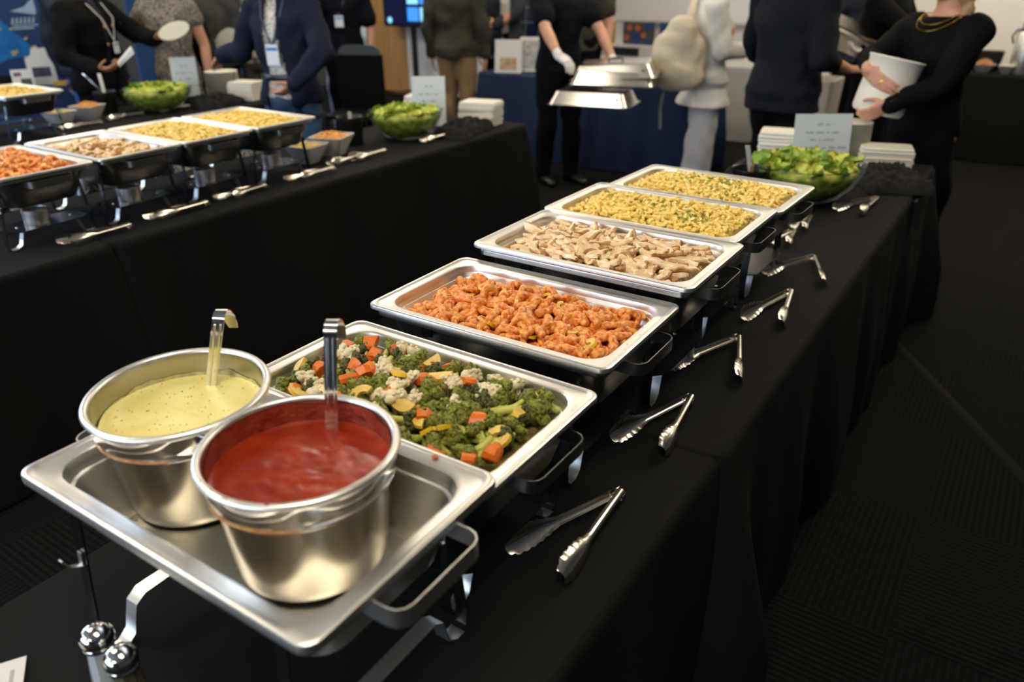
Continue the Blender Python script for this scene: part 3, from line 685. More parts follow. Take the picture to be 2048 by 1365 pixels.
# shrimp
SHR = mat('cooked_shrimp', (0.60, 0.105, 0.003), 0.35, col2=(0.86, 0.40, 0.09), nscale=105, bump=0.15, bscale=300, coat=0.15, lo=0.38, hi=0.62)
def shrimp_mesh(seed):
    rn = random.Random(seed); mb = MB(); N = 34; R0 = rn.uniform(.0155, .0185); A = rad(rn.uniform(225, 290)); rings = []; n = 9; wob = rn.uniform(-.006, .006)
    for i in range(N+1):
        t = i/N; a = A*t; R = R0*(1.05-0.25*t)
        c = Vector((R*math.cos(a), R*math.sin(a), wob*t)); rd = Vector((math.cos(a), math.sin(a), 0))
        r = 0.0084*(1-0.60*t**1.3); r *= math.sin(min(1, t*7+0.18)*math.pi/2)
        r *= 1+0.15*abs(math.sin(t*math.pi*6.5))
        if t > 0.96: r *= 0.7
        rings.append([c + rd*r*1.05*math.cos(6.283*k/n) + Vector((0, 0, 1))*r*0.92*math.sin(6.283*k/n) for k in range(n)])
    mb.loft(rings)
    return mb.mesh('shrimp', SHR, 80)
SHM = [shrimp_mesh(s) for s in range(6)]
PEPS = [squash_mesh(3, False)]
def shrimps(key, n, hx, hy, edge, mid, label, grp, seed, cx=0.0, cy=0.0, lemon=14):
    rn = random.Random(seed)
    b = bed(key, 'sauce coated lower layer '+label.split(' shrimp ')[1]+' shrimp', 'shrimp layer', mat('shrimp_sauce', (0.45, 0.10, 0.012), 0.4, col2=(0.60, 0.22, 0.05), nscale=50, bump=0.4, bscale=150, coat=0.3), hx, hy, edge, mid, 0.010, seed, 0.006, cx, cy)
    for i, (lx, ly) in enumerate(grid_pts(n, hx, hy, rn)):
        z = mound(lx, ly, hx*1.1, hy*1.1, edge, mid)+rn.uniform(-.006, .006)
        p = onpan(key, lx+cx, ly+cy, z)
        tag(link('shrimp', rn.choice(SHM), None, p, (rn.uniform(-.75, .75)+(1.2 if rn.random() < .15 else 0), rn.uniform(-.6, .6), rn.uniform(0, 6.28)), rn.uniform(.92, 1.18)), label, 'shrimp', grp)
    for i in range(lemon):
        lx, ly = rn.uniform(-hx, hx)*.95, rn.uniform(-hy, hy)*.95; z = mound(lx, ly, hx*1.1, hy*1.1, edge, mid)
        tag(link('yellow_squash', PEPS[0], None, onpan(key, lx+cx, ly+cy, z+0.006), (rn.uniform(-.8, .8), rn.uniform(-.8, .8), rn.uniform(0, 6.28)), rn.uniform(.7, .95)), 'yellow squash slice among the '+('near row' if seed == 31 else 'left row')+' orange shrimp', 'squash', 'squash slices among the %s shrimp' % ('near' if seed == 31 else 'left'))
shrimps('shrimp', 230, 0.206, 0.112, -0.042, -0.016, 'orange cooked curled shrimp in the near row shrimp pan', 'shrimp in the near row pan', 31, 0.004)
shrimps('lshrimp', 150, 0.205, 0.115, -0.038, -0.008, 'orange cooked curled shrimp in the left row pan at the picture edge', 'shrimp in the left row pan', 32, 0, lemon=5)

# sliced chicken
CHK = mat('chicken_meat', (0.72, 0.46, 0.20), 0.5, col2=(0.93, 0.80, 0.56), nscale=38, bump=0.25, bscale=160, coat=0.1)
CHB = mat('chicken_seared', (0.30, 0.11, 0.02), 0.5, col2=(0.60, 0.33, 0.11), nscale=60, bump=0.3, bscale=160, coat=0.15)
def chicken_mesh(seed):
    rn = random.Random(seed); mb = MB(); L = rn.uniform(.034, .052); W = rn.uniform(.007, .013); T = rn.uniform(.005, .0085); N = 9; rings = []; bend = rn.uniform(-.008, .008); n = 10
    for i in range(N+1):
        t = i/N*2-1; w2 = W*math.sqrt(max(0.05, 1-abs(t)**4.5))*(1+0.2*noise.noise(Vector((t*2, seed, 0)))); th = T*(0.55+0.45*math.sqrt(max(0, 1-t*t)))
        c = Vector((L*t, bend*t*t*3+0.002*noise.noise(Vector((t*3, seed, 5))), 0.003*noise.noise(Vector((t*2, seed, 9)))))
        ring = []
        for k in range(n):
            a = 6.283*k/n; ca, sa = math.cos(a), math.sin(a)
            ring.append(c+Vector((0, w2*math.copysign(abs(ca)**.6, ca), th*math.copysign(abs(sa)**.6, sa))))
        rings.append(ring)
    mb.loft(rings); mb.m = [1 if (len(f) == n or (i % n in (3, 4, 5, 6))) and True else 0 for i, f in enumerate(mb.f)]
    return mb.mesh('chicken_slice', [CHK, CHB], 50)
def chicken_chunk(seed):
    rn = random.Random(seed); mb = MB(); blob(mb, (0, 0, 0), (rn.uniform(.012, .02), rn.uniform(.010, .014), .007), IC2, 0.5, 1.6, seed)
    return mb.mesh('chicken_slice', CHB if seed % 2 else CHK, 50)
CKM = [chicken_mesh(s) for s in range(7)]+[chicken_chunk(s) for s in range(3)]
def chickens(key, n, hx, hy, edge, mid, label, grp, seed, cx=0.0, cy=0.0):
    rn = random.Random(seed)
    bed(key, 'browned lower layer of chicken scraps under the '+('near row' if key == 'chicken' else 'left row')+' slices', 'chicken layer', mat('chicken_bed', (0.30, 0.15, 0.05), 0.5, col2=(0.62, 0.44, 0.25), nscale=50, bump=0.4, bscale=150), hx, hy, edge, mid, 0.009, seed, 0.006, cx, cy)
    for i, (lx, ly) in enumerate(grid_pts(n, hx, hy, rn)):
        z = mound(lx, ly, hx*1.08, hy*1.08, edge, mid)+rn.uniform(-.004, .007)
        big = 1.35 if (lx < -0.02 and rn.random() < .3) else 1.0
        tag(link('chicken_slice', rn.choice(CKM), None, onpan(key, lx+cx, ly+cy, z), (rn.uniform(-.6, .6), rn.uniform(-.2, .22), rn.gauss(2.2, 0.9)), (rn.uniform(.65, 1.0)*big, rn.uniform(.8, 1.1)*big, 1)), label, 'chicken', grp)
chickens('chicken', 200, 0.205, 0.114, -0.034, -0.008, 'pale sliced chicken strip with seared edge in the near row chicken pan', 'chicken slices in the near row pan', 41)
chickens('lchicken', 120, 0.190, 0.105, -0.040, -0.010, 'browned sliced chicken strip in the left row chicken pan', 'chicken slices in the left row pan', 42)

# pasta: 300 individual tubes in the nearest pasta pan, the rest joined
PAS = mat('buttered_pasta', (0.88, 0.60, 0.10), 0.35, col2=(0.95, 0.74, 0.24), nscale=60, coat=0.2)
PARS = mat('chopped_parsley', (0.06, 0.17, 0.008), 0.6, col2=(0.14, 0.30, 0.02), nscale=200)
def pasta_mb(seed, n=7):
    mb = MB(); A = 0.9+0.5*(seed % 3); R = 0.0140; r = 0.0050; pts = []; N = 6
    for i in range(N+1):
        a = A*(i/N-0.5); pts.append(Vector((R*math.sin(a)*1.15, R*(math.cos(a)-1), 0)))
    rings = []
    for i in range(N+1):
        a = A*(i/N-0.5); u = Vector((math.sin(a), math.cos(a), 0))
        rings.append([pts[i]+u*r*math.cos(6.283*k/n)+Vector((0, 0, r*math.sin(6.283*k/n))) for k in range(n)])
    inn0 = [pts[0]+(q-pts[0])*0.55+Vector((0.0015, 0, 0)) for q in rings[0]]; inn1 = [pts[-1]+(q-pts[-1])*0.55-Vector((0.0015, 0, 0)) for q in rings[-1]]
    mb.loft([inn0]+rings+[inn1]); return mb
PMB = [pasta_mb(s) for s in range(3)]; PMM = [p.mesh('pasta_tube', PAS, 60) for p in PMB]
def euler_m(rx, ry, rz): return Matrix.Rotation(rz, 3, 'Z') @ Matrix.Rotation(ry, 3, 'Y') @ Matrix.Rotation(rx, 3, 'X')
def scatter(mb, base, p, rot, s):
    M = euler_m(*rot); mb.add([Vector(p)+M @ (Vector(q)*s) for q in base.v], base.f)
LF = MB(); LF.add([(-.0022, 0, 0), (0, -.0012, .0004), (.0024, 0, 0), (0, .0014, .0005), (0.0003, 0, -0.0006)], [(0, 1, 3), (1, 2, 3), (0, 4, 1), (1, 4, 2), (2, 4, 3), (3, 4, 0)])
def pasta(key, n, indiv, hx, hy, edge, mid, where, seed, npars=420, clumps=()):
    rn = random.Random(seed); stuff = MB()
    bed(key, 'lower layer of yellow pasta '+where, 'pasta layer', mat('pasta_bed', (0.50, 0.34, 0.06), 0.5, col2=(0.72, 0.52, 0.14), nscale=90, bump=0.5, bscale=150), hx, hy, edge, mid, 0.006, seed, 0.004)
    pts = grid_pts(n, hx, hy, rn); pts.sort(key=lambda q: q[1])
    for i, (lx, ly) in enumerate(pts):
        z = mound(lx, ly, hx*1.05, hy*1.06, edge, mid)+rn.uniform(-.004, .005)+0.004*noise.noise(Vector((lx*30, ly*30, seed)))
        p = onpan(key, lx, ly, z); rot = (rn.uniform(-.9, .9), rn.uniform(-.6, .6), rn.uniform(0, 6.28)); s = rn.uniform(.9, 1.15); j = rn.randrange(3)
        if indiv and i % max(1, n//300) == 0 and indiv > 0:
            tag(link('pasta_tube', PMM[j], None, p, rot, s), 'short yellow pasta tube in the first pasta pan of the near row', 'pasta', 'pasta tubes in the first near row pan'); indiv -= 1
        else: scatter(stuff, PMB[j], p, rot, s)
    one('pasta', stuff, PAS, 'heap of short yellow pasta tubes '+where, 'pasta', kind='stuff', smooth=60)
    pl = MB()
    for k in range(npars):
        if clumps and rn.random() < 0.80: c = rn.choice(clumps); lx, ly = c[0]+rn.gauss(0, c[2]), c[1]+rn.gauss(0, c[3])
        else: lx, ly = rn.uniform(-hx, hx), rn.uniform(-hy, hy)
        if abs(lx) > hx or abs(ly) > hy: continue
        z = mound(lx, ly, hx*1.05, hy*1.06, edge, mid)+rn.uniform(.004, .0085)+0.004*noise.noise(Vector((lx*30, ly*30, seed)))
        scatter(pl, LF, onpan(key, lx, ly, z), (rn.uniform(-.7, .7), rn.uniform(-.7, .7), rn.uniform(0, 6.28)), rn.uniform(.8, 1.9))
    one('parsley', pl, PARS, 'chopped green parsley sprinkled over the pasta '+where, 'parsley', kind='stuff', smooth=0)
pasta('pasta', 620, 300, 0.214, 0.122, -0.022, 0.000, 'in the first pasta pan beyond the chicken', 51, 700, ((-0.15, 0.06, .05, .03), (-0.02, 0.03, .035, .03), (0.10, -0.02, .03, .025), (0.11, -0.06, .02, .02)))
pasta('pasta2', 620, 0, 0.214, 0.122, -0.022, 0.000, 'in the last pasta pan of the near row', 52, 900, ((-0.10, 0.03, .03, .05), (0.0, 0.05, .03, .04), (0.05, 0.02, .025, .05), (0.10, -0.04, .02, .04), (-0.05, 0.08, .04, .02)))
pasta('lpasta', 420, 0, 0.214, 0.122, -0.022, 0.000, 'in the first left row pasta pan', 53, 260, ((-0.05, 0.03, .05, .05), (0.05, -0.04, .03, .04)))
pasta('lpasta2', 420, 0, 0.214, 0.122, -0.022, 0.000, 'in the last left row pasta pan', 54, 420, ((-0.08, 0.0, .06, .04), (0.05, 0.04, .05, .03)))
pasta('tpasta', 320, 0, 0.214, 0.122, -0.022, 0.000, 'in the farthest row pan at the left picture edge', 55, 420, ((-0.08, 0.0, .08, .05), (0.05, 0.02, .06, .04)))

# ------------------------------------------------------------------ people
def remesh(name, mb, vox, mats, fold=0.0, ffr=7.0, sm=5, seed=0.0, cut=None, matf=None):
    me0 = mb.mesh('tmp', mats, 0); o = bpy.data.objects.new('tmp', me0); COL.objects.link(o)
    m = o.modifiers.new('r', 'REMESH'); m.mode = 'VOXEL'; m.voxel_size = vox
    s = o.modifiers.new('s', 'SMOOTH'); s.iterations = sm; s.factor = 0.5
    bpy.context.view_layer.update()
    me = bpy.data.meshes.new_from_object(o.evaluated_get(bpy.context.evaluated_depsgraph_get())); me.name = name
    bpy.data.objects.remove(o)
    if fold:
        n = len(me.vertices); co = np.empty(n*3); me.vertices.foreach_get('co', co); no = np.empty(n*3); me.vertices.foreach_get('normal', no)
        co = co.reshape(-1, 3); no = no.reshape(-1, 3)
        a = np.sin(co[:, 0]*ffr*3.1+co[:, 2]*ffr*4.3+seed)+np.sin(co[:, 1]*ffr*4.0-co[:, 2]*ffr*3.1+seed*2+1.7*np.sin(co[:, 0]*ffr*1.6))+0.7*np.sin(co[:, 2]*ffr*7+3*np.sin(co[:, 0]*ffr*2+co[:, 1]*ffr*3+seed))
        me.vertices.foreach_set('co', (co+no*(a*fold*0.5)[:, None]).ravel())
    if cut:
        import bmesh
        bm = bmesh.new(); bm.from_mesh(me); bmesh.ops.delete(bm, geom=[f for f in bm.faces if cut(f.calc_center_median())], context='FACES'); bm.to_mesh(me); bm.free()
    me.materials.clear()
    for q in (mats if isinstance(mats, (list, tuple)) else [mats]): me.materials.append(q)
    me.polygons.foreach_set('use_smooth', [True]*len(me.polygons)); me.update(); return me
def hand_caps(mb, wr, d, n, th, curl, S=1.0, r=1.0, spread=0.16):
    """wr wrist, d finger direction, n palm normal (fingers curl towards it), th thumb side"""
    d = d.normalized(); n = (n-d*n.dot(d)).normalized(); th = (th-d*th.dot(d)-n*th.dot(n)).normalized()
    for k, off in enumerate((0.027, 0.009, -0.009, -0.025)):
        kn = wr+d*(0.088-0.004*abs(k-1))*S+th*off*S
        mb.capsule(wr+th*off*0.6*S, 0.017*S*r, kn, 0.0125*S*r, 8)
        L = (0.042, 0.047, 0.043, 0.034)[k]*S; cv = curl; dd = (d+th*(0.5-k/3.0)*spread).normalized(); p = kn
        for seg, f in enumerate((1.0, 0.62, 0.5)):
            cv2 = cv*(0.6, 1.5, 2.1)[seg]; q = p+(dd*math.cos(cv2)+n*math.sin(cv2))*L*f
            mb.capsule(p, (0.0098-0.001*seg)*S*r, q, (0.009-0.001*seg)*S*r, 8); p = q
    b = wr+d*0.02*S+th*0.024*S; m1 = b+(d*0.55+th*0.62+n*0.35).normalized()*0.040*S; m2 = m1+(d*0.85+th*0.30+n*(0.3+curl*0.4)).normalized()*0.032*S; m3 = m2+(d*0.9+n*(0.2+curl*0.5)).normalized()*0.026*S
    mb.capsule(wr+th*0.008*S, 0.017*S*r, b, 0.015*S*r, 8); mb.capsule(b, 0.0145*S*r, m1, 0.0115*S*r, 8); mb.capsule(m1, 0.0112*S*r, m2, 0.0098*S*r, 8); mb.capsule(m2, 0.0098*S*r, m3, 0.0085*S*r, 8)
def erings(H, prof, kx=1.0, ky=1.0, lean=0.0, n=24):
    return [[(rx*H*kx*math.cos(6.2832*k/n), ry*H*ky*math.sin(6.2832*k/n)+(yo+lean*max(0, z-0.5)*1.0)*H, z*H) for k in range(n)] for z, rx, ry, yo in prof]
TORSO = [(.465, .060, .050, 0), (.49, .090, .066, 0), (.52, .097, .072, -.004), (.56, .088, .064, 0), (.61, .079, .058, .004), (.66, .086, .064, .006), (.72, .097, .070, .006), (.77, .103, .064, .002), (.805, .095, .048, -.002), (.83, .055, .038, -.004), (.85, .036, .036, -.002), (.88, .033, .035, .004)]
EYEW = mat('eye_white', (0.7, 0.68, 0.65), 0.3); IRIS = mat('iris', (0.05, 0.03, 0.02), 0.3); LIP = mat('lips', (0.42, 0.13, 0.11), 0.5)
def person(label, x, y, face, H=1.72, kx=1.0, arms=None, skin=SKIN, top=None, bottom=None, hair=None, shoes=None, vox=0.008, lean=0.0, step=0.10, head_turn=0.0, z0=0.0):
    """local frame: faces +Y. arms = {'R': dict(hand=world point, d=finger dir world, n=palm normal, curl, pole)}; kinds of top and bottom below"""
    A = rad(face-90); Rm = Matrix.Rotation(A, 3, 'Z'); Ri = Matrix.Rotation(-A, 3, 'Z'); O = Vector((x, y, z0))
    loc = lambda p: Ri @ (Vector(p)-O); dr = lambda v: Ri @ Vector(v)
    mb = MB(); mb.loft(erings(H, TORSO, kx, kx*0.98, lean))
    top = top or {}; bottom = bottom or {}
    ly = lambda z: lean*max(0, z-0.5)*H
    hz = 0.935
    hc = Vector((0, 0.012*H+ly(hz), hz*H)); HR = Matrix.Rotation(rad(head_turn), 3, 'Z')
    def hp(px, py, pz): return hc+HR @ Vector((px*H, py*H, pz*H))
    e = MB(); e.ell((0, 0, 0), (.0445*H, .056*H, .062*H), 18, 12); mb.add([hc+HR @ Vector(v) for v in e.v], e.f)
    e = MB(); e.ell((0, .014*H, -.030*H), (.034*H, .038*H, .036*H), 14, 10); mb.add([hc+HR @ Vector(v) for v in e.v], e.f)
    mb.capsule(hp(0, .052, .008), .005*H, hp(0, .061, -.013), .0075*H, 8)
    for sx in (-1, 1): mb.capsule(hp(sx*.045, -.002, .008), .006*H, hp(sx*.045, 0, -.012), .0045*H, 8)
    # legs
    ft = {}
    for s, sx in (('L', -1), ('R', 1)):
        sy = step*(0.5 if s == 'L' else -0.5)
        hip = Vector((sx*.050*H*kx, 0, .50*H)); kn = Vector((sx*.056*H, .012*H+sy*0.5, .285*H)); an = Vector((sx*.060*H, sy-.01, .045*H)); toe = an+Vector((sx*.012*H, .095*H, -.030*H))
        mb.capsule(hip, .052*H*kx, kn, .033*H, 12); mb.capsule(kn, .034*H, an, .020*H, 12); mb.capsule(an+Vector((0, -.02*H, -.022*H)), .020*H, toe, .015*H, 10); ft[s] = (hip, kn, an, toe)
    arms = arms or {}; aj = {}; gl = None
    for s, sx in (('L', -1), ('R', 1)):
        sh = Vector((sx*.098*H*kx, -.002*H+ly(.8), .800*H)); a = arms.get(s, {}); U, Fo = .178*H, .150*H
        if 'hand' in a:
            d = dr(a.get('d', (0, 0, -1))).normalized(); T = loc(a['hand'])-d*0.06
            n = dr(a.get('n', (0, 0, -1))); pole = dr(a['pole']) if 'pole' in a else Vector((sx*0.5, -0.6, -0.8))
            v = T-sh; D = min(v.length, (U+Fo)*0.995); T = sh+v.normalized()*D; ax = v.normalized()
            ca = (U*U+D*D-Fo*Fo)/(2*U*D); ca = max(-1, min(1, ca)); pp = (pole-ax*pole.dot(ax)).normalized(); el = sh+ax*U*ca+pp*U*math.sqrt(1-ca*ca)
            wr = T; th = dr(a['th']) if 'th' in a else Vector((-sx*0.2, 0.3, 1.0))
        else:
            el = sh+Vector((sx*.045*H, -.012*H, -U*0.97)); wr = el+Vector((sx*.000*H, .035*H, -Fo*0.97)); d = Vector((0, .12, -1)); n = Vector((-sx, .2, 0)); th = Vector((0, 1, 0))
        mb.capsule(sh, .034*H, el, .0245*H, 12); mb.capsule(el, .0245*H, el.lerp(wr, .35), .0245*H, 12); mb.capsule(el.lerp(wr, .35), .0245*H, wr, .0155*H, 12)
        hand_caps(mb, wr, d, n, th, a.get('curl', 0.35), H/1.75)
        if a.get('glove'):
            gl = (gl or {}); gl[s] = MB(); hand_caps(gl[s], wr, d, n, th, a.get('curl', 0.35), H/1.75, 1.22); gl[s].capsule(wr-(wr-el).normalized()*0.035, .0185*H, wr, .019*H, 12)
        aj[s] = (sh, el, wr)
    o = tag(link('person', remesh('person', mb, vox, skin, sm=3), None, O, (0, 0, A)), label, 'person')
    for gk in (gl or {}): part_m('glove', remesh('glove', gl[gk], 0.005, mat('white_glove', (0.66, 0.62, 0.62), 0.5), sm=2), o, 'white glove')
    # face
    for sx in (-1, 1):
        ey = MB(); ey.ell(tuple(hp(sx*.018, .0500, .006)), (.0058*H, .0042*H, .0036*H), 12, 8); q = link('eye', ey.mesh('eye', EYEW, 60), o)
        ir = MB(); ir.ell(tuple(hp(sx*.018, .0536, .006)), (.003*H, .0012*H, .003*H), 10, 6); link('iris', ir.mesh('iris', IRIS, 60), q)
    mo = MB(); mo.ell(tuple(hp(0, .0525, -.034)), (.0125*H, .0035*H, .0038*H), 14, 8); link('mouth', mo.mesh('mouth', LIP, 60), o)
    if hair:
        hb = MB(); e = MB(); e.ell((0, -.006*H, .010*H), (.051*H, .061*H, .064*H), 18, 12)
        if hair.get('long'):
            e.ell((0, -.030*H, -.030*H), (.052*H, .040*H, .075*H), 16, 10); e.ell((0, -.038*H, -.09*H), (.056*H, .028*H, .07*H), 16, 10)
        hb.add([hc+HR @ Vector(v) for v in e.v], e.f)
        fy = .030*H
        def cuth(c):
            q = HR.inverted() @ (c-hc); return q.y > 0.012*H and q.z < 0.036*H or (q.y > -.02*H and q.z < -0.01*H and abs(q.x) < .06*H and not hair.get('long'))
        part_m('hair', remesh('hair', hb, 0.009, mat(hair['name'], hair['col'], 0.6), 0.004, 22, 2, cut=cuth), o)
    # lower clothing
    if bottom.get('kind') == 'trousers':
        t = MB(); t.loft(erings(H, [(.46, .085, .06, 0), (.49, .100, .075, 0), (.53, .104, .077, -.004), (.575, .094, .070, 0)], kx, kx))
        for s in 'LR':
            hip, kn, an, toe = ft[s]; w_ = bottom.get('w', 1.0)
            t.capsule(hip, .058*H*kx, kn, .046*H*w_, 14); t.capsule(kn, .046*H*w_, an+Vector((0, 0, .0)), .038*H*w_, 14)
        part_m('trousers', remesh('trousers', t, 0.013, bottom['mat'], 0.008, 5, 4, x), o, bottom.get('label'))
    elif bottom.get('kind') == 'skirt':
        t = MB(); z1 = bottom.get('z', .07); w_ = bottom.get('w', 1.0)
        t.loft(erings(H, [(z1, .115*w_, .095*w_, 0), (z1+.01, .118*w_, .098*w_, 0), (.25, .112*w_, .092*w_, 0), (.40, .108, .085, 0), (.50, .104, .078, 0), (.56, .096, .070, 0), (.60, .088, .064, 0)], kx, kx))
        part_m('skirt', remesh('skirt', t, 0.014, bottom['mat'], 0.014, 4, 4, x), o, bottom.get('label'))
    if bottom.get('belt'):
        bt = MB(); bt.rev([(.100*H*kx, .565*H), (.102*H*kx, .567*H), (.102*H*kx, .585*H), (.100*H*kx, .587*H)], 28, (0, 0, 0), sy=.78); part('belt', bt, BLACKP, o)
    # upper clothing
    def add_top(name, m, gr, zb, sleeve, cut=None, fold=0.006, lab=None, flare=0.0, neck=.845):
        t = MB(); prof = [(z, rx+gr+flare*max(0, (.56-z))*1.5, ry+gr+flare*max(0, .56-z), yo) for z, rx, ry, yo in TORSO if z > zb+.015 and z < .825]
        z0_, rx0, ry0, yo0 = prof[0]; prof.insert(0, (zb, rx0*1.0+flare*(z0_-zb)*1.5 if zb > .44 else .104+gr+flare*(.5-zb)*1.5, ry0+flare*(z0_-zb) if zb > .44 else .078+gr+flare*(.5-zb), 0))
        prof += [(.828, .060+gr, .042+gr, -.004), (neck, .040+gr, .040+gr, -.002)]
        t.loft(erings(H, prof, kx, kx, lean))
        for s in 'LR':
            sh, el, wr = aj[s]; k = gr*H
            sl = top.get('sleeve_'+s, sleeve)
            t.capsule(sh, .036*H+k*.8, sh.lerp(el, min(1, sl)), (.028*H+k*.8) if sl >= 1 else .036*H+k*1.3, 14)
            if sl > 1: t.capsule(el, .028*H+k*.8, el.lerp(wr, min(1, sl-1)*0.97), (.0205*H+k*.7), 14)
        return part_m(name, remesh(name, t, 0.011 if vox < .0085 else .014, m, fold, 6, 4, x*3, cut), o, lab)
    if top.get('shirt'): add_top('shirt', top['shirt'], .006, .50, top.get('shirt_sleeve', 0.4), lab=top.get('shirt_label'))
    if top.get('kind') == 'jacket':
        w0, w1 = top.get('open', (0, 0)); zt, zb_ = .80*H, top.get('zb', .44)*H
        def cj(c):
            f = (c.z-zb_)/(zt-zb_); return c.y > 0.02*H and abs(c.x-top.get('ox', 0)*H) < H*(w0+(w1-w0)*f)
        add_top('jacket', top['mat'], .015, top.get('zb', .44), 2.0, cj if (w0 or w1) else None, .010, top.get('label'), .08)
    elif top.get('kind') == 'tee': add_top('shirt', top['mat'], .010, .50, top.get('sleeve', .62), None, .007, top.get('label'))
    elif top.get('kind') == 'long': add_top('shirt', top['mat'], top.get('gr', .009), top.get('zb', .49), top.get('sleeve', 2.0), None, .008, top.get('label'), top.get('flare', 0), top.get('neck', .845))
    sh_ = shoes if shoes is not None else BLACKP
    for s in 'LR':
        hip, kn, an, toe = ft[s]; q = MB(); q.capsule(an+Vector((0, -.022*H, -.020*H)), .0245*H, toe+Vector((0, .004*H, -.001)), .019*H, 14)
        q.v = [(a, b, max(c, 0.003)) for a, b, c in q.v]; part('shoe', q, sh_, o, 60)
    return o, dict(aj=aj, H=H, kx=kx, M=Matrix.Translation(O) @ Rm.to_4x4(), lean=lean, hp=hp)
def part_m(name, me, parent, label=None):
    o = link(name, me, parent)
    if label: o['label'] = label
    return o
def badge(o, H, m=None, x=0.0, zt=.80, zb=.62, y=.095, w=.055, h=.075, lan=(0.02, 0.03, 0.1)):
    lm_ = mat('lanyard_%d' % int(sum(lan)*1000), lan, 0.6); s = MB()
    for sx in (-1, 1): s.strip([(sx*.045*H, .055*H, .83*H), (sx*.035*H+x, (y-.012)*H, .77*H), (x, y*H, (zb+.025)*H)], (1, 0.2, 0), 0.012, 0.002)
    part('lanyard', s, lm_, o)
    b = MB().box((x, y*H+.004, zb*H), (w, 0.003, h)); q = part('badge', b, mat('badge_white', (0.7, 0.74, 0.78), 0.4), o, 0)
    part('badge_band', MB().box((x, y*H+.006, zb*H+h*0.28), (w*0.9, 0.001, h*0.16)), mat('badge_blue', (0.08, 0.2, 0.5), 0.5), q, 0)

SUIT = mat('navy_blazer_wool', (0.009, 0.011, 0.025), 0.9, spec=0.15, bump=0.15, bscale=300, col2=(0.012, 0.016, 0.036), nscale=200)
BLK = mat('black_garment', (0.0035, 0.0035, 0.004), 0.9, spec=0.1); BLKT = mat('black_shirt_cotton', (0.005, 0.0055, 0.009), 0.9, spec=0.1)
CHAR = mat('charcoal_shirt_cotton', (0.008, 0.010, 0.015), 0.9, spec=0.15); JEAN = mat('blue_jeans', (0.015, 0.045, 0.10), 0.85, col2=(0.03, 0.07, 0.14), nscale=60)
LJEAN = mat('light_blue_jeans', (0.03, 0.10, 0.32), 0.85, col2=(0.05, 0.15, 0.4), nscale=30); KHAK = mat('khaki_cotton', (0.26, 0.16, 0.08), 0.85)
OLIV = mat('olive_brown_jacket', (0.028, 0.024, 0.014), 0.85); DNAV = mat('dark_navy_suit', (0.006, 0.008, 0.022), 0.8)
WHC = mat('white_suit_cloth', (0.62, 0.60, 0.55), 0.85); WHP = mat('pale_grey_trousers', (0.50, 0.49, 0.50), 0.85); BEIG = mat('beige_shirt', (0.34, 0.31, 0.26), 0.85, col2=(0.42, 0.39, 0.33), nscale=40)
GREY = mat('dark_grey_jacket', (0.05, 0.052, 0.05), 0.85); PATT = mat('grey_patterned_dress', (0.03, 0.028, 0.025), 0.85, col2=(0.34, 0.31, 0.27), nscale=110, detail=2, lo=.42, hi=.6)
PLAID = mat('pale_patterned_shirt', (0.55, 0.53, 0.48), 0.8, col2=(0.25, 0.24, 0.22), nscale=60, lo=.5, hi=.62)
HBR = dict(name='brown_hair', col=(0.035, 0.018, 0.01)); HBK = dict(name='black_hair', col=(0.01, 0.008, 0.007)); HGR = dict(name='grey_hair', col=(0.25, 0.23, 0.2)); HLONG = dict(name='long_brown_hair', col=(0.05, 0.02, 0.012), long=True); HBL = dict(name='blond_hair', col=(0.35, 0.22, 0.1), long=True)

# man in navy blazer between the left rows, reaching to the plates behind him
o, J = person('man in navy blazer and jeans reaching for plates between the left rows', -4.02, 3.43, -72, 1.74, 1.04,
    arms={'R': dict(hand=(-4.66, 3.40, 1.075), d=(-0.9, 0.15, -0.35), n=(0, 0, -1), curl=0.5, pole=(0.1, -0.3, -1), th=(0.1, -1, 0)),
          'L': dict(hand=(-3.80, 3.20, 0.955), d=(-0.5, -0.5, -0.6), n=(-0.4, 0.2, 0.5), curl=1.0, pole=(1.0, 0.4, -0.2), th=(-0.3, -0.3, 1))},
    top=dict(kind='jacket', mat=SUIT, shirt=PLAID, shirt_sleeve=1.9, open=(.055, .022), zb=.43, ox=0.005, label='open navy blazer', shirt_label='pale patterned shirt'), bottom=dict(kind='trousers', mat=JEAN, belt=True), hair=HBR, vox=.0065)
badge(o, 1.74, zb=.655, y=.092, w=.085, h=.12)
# server carrying chafing lids
o, J = person('server in black shirt and white gloves carrying steel chafing lids', -3.20, 5.40, -25, 1.76, 1.06, skin=SKIN,
    arms={'R': dict(hand=(-2.78, 4.86, 0.90), d=(0.75, -0.1, -0.35), n=(0.1, 0.3, -1), curl=0.75, glove=True, pole=(-0.8, -0.6, -0.3), th=(0.3, -0.3, 1)),
          'L': dict(hand=(-2.72, 5.50, 0.93), d=(0.6, 0.2, -0.4), n=(0, -0.3, -1), curl=0.6, glove=True, pole=(0.4, 0.8, -0.3), th=(0.2, -0.2, 1))},
    top=dict(kind='tee', mat=BLKT, sleeve=.62), bottom=dict(kind='trousers', mat=BLK, w=1.0), hair=HBK, vox=.0065)
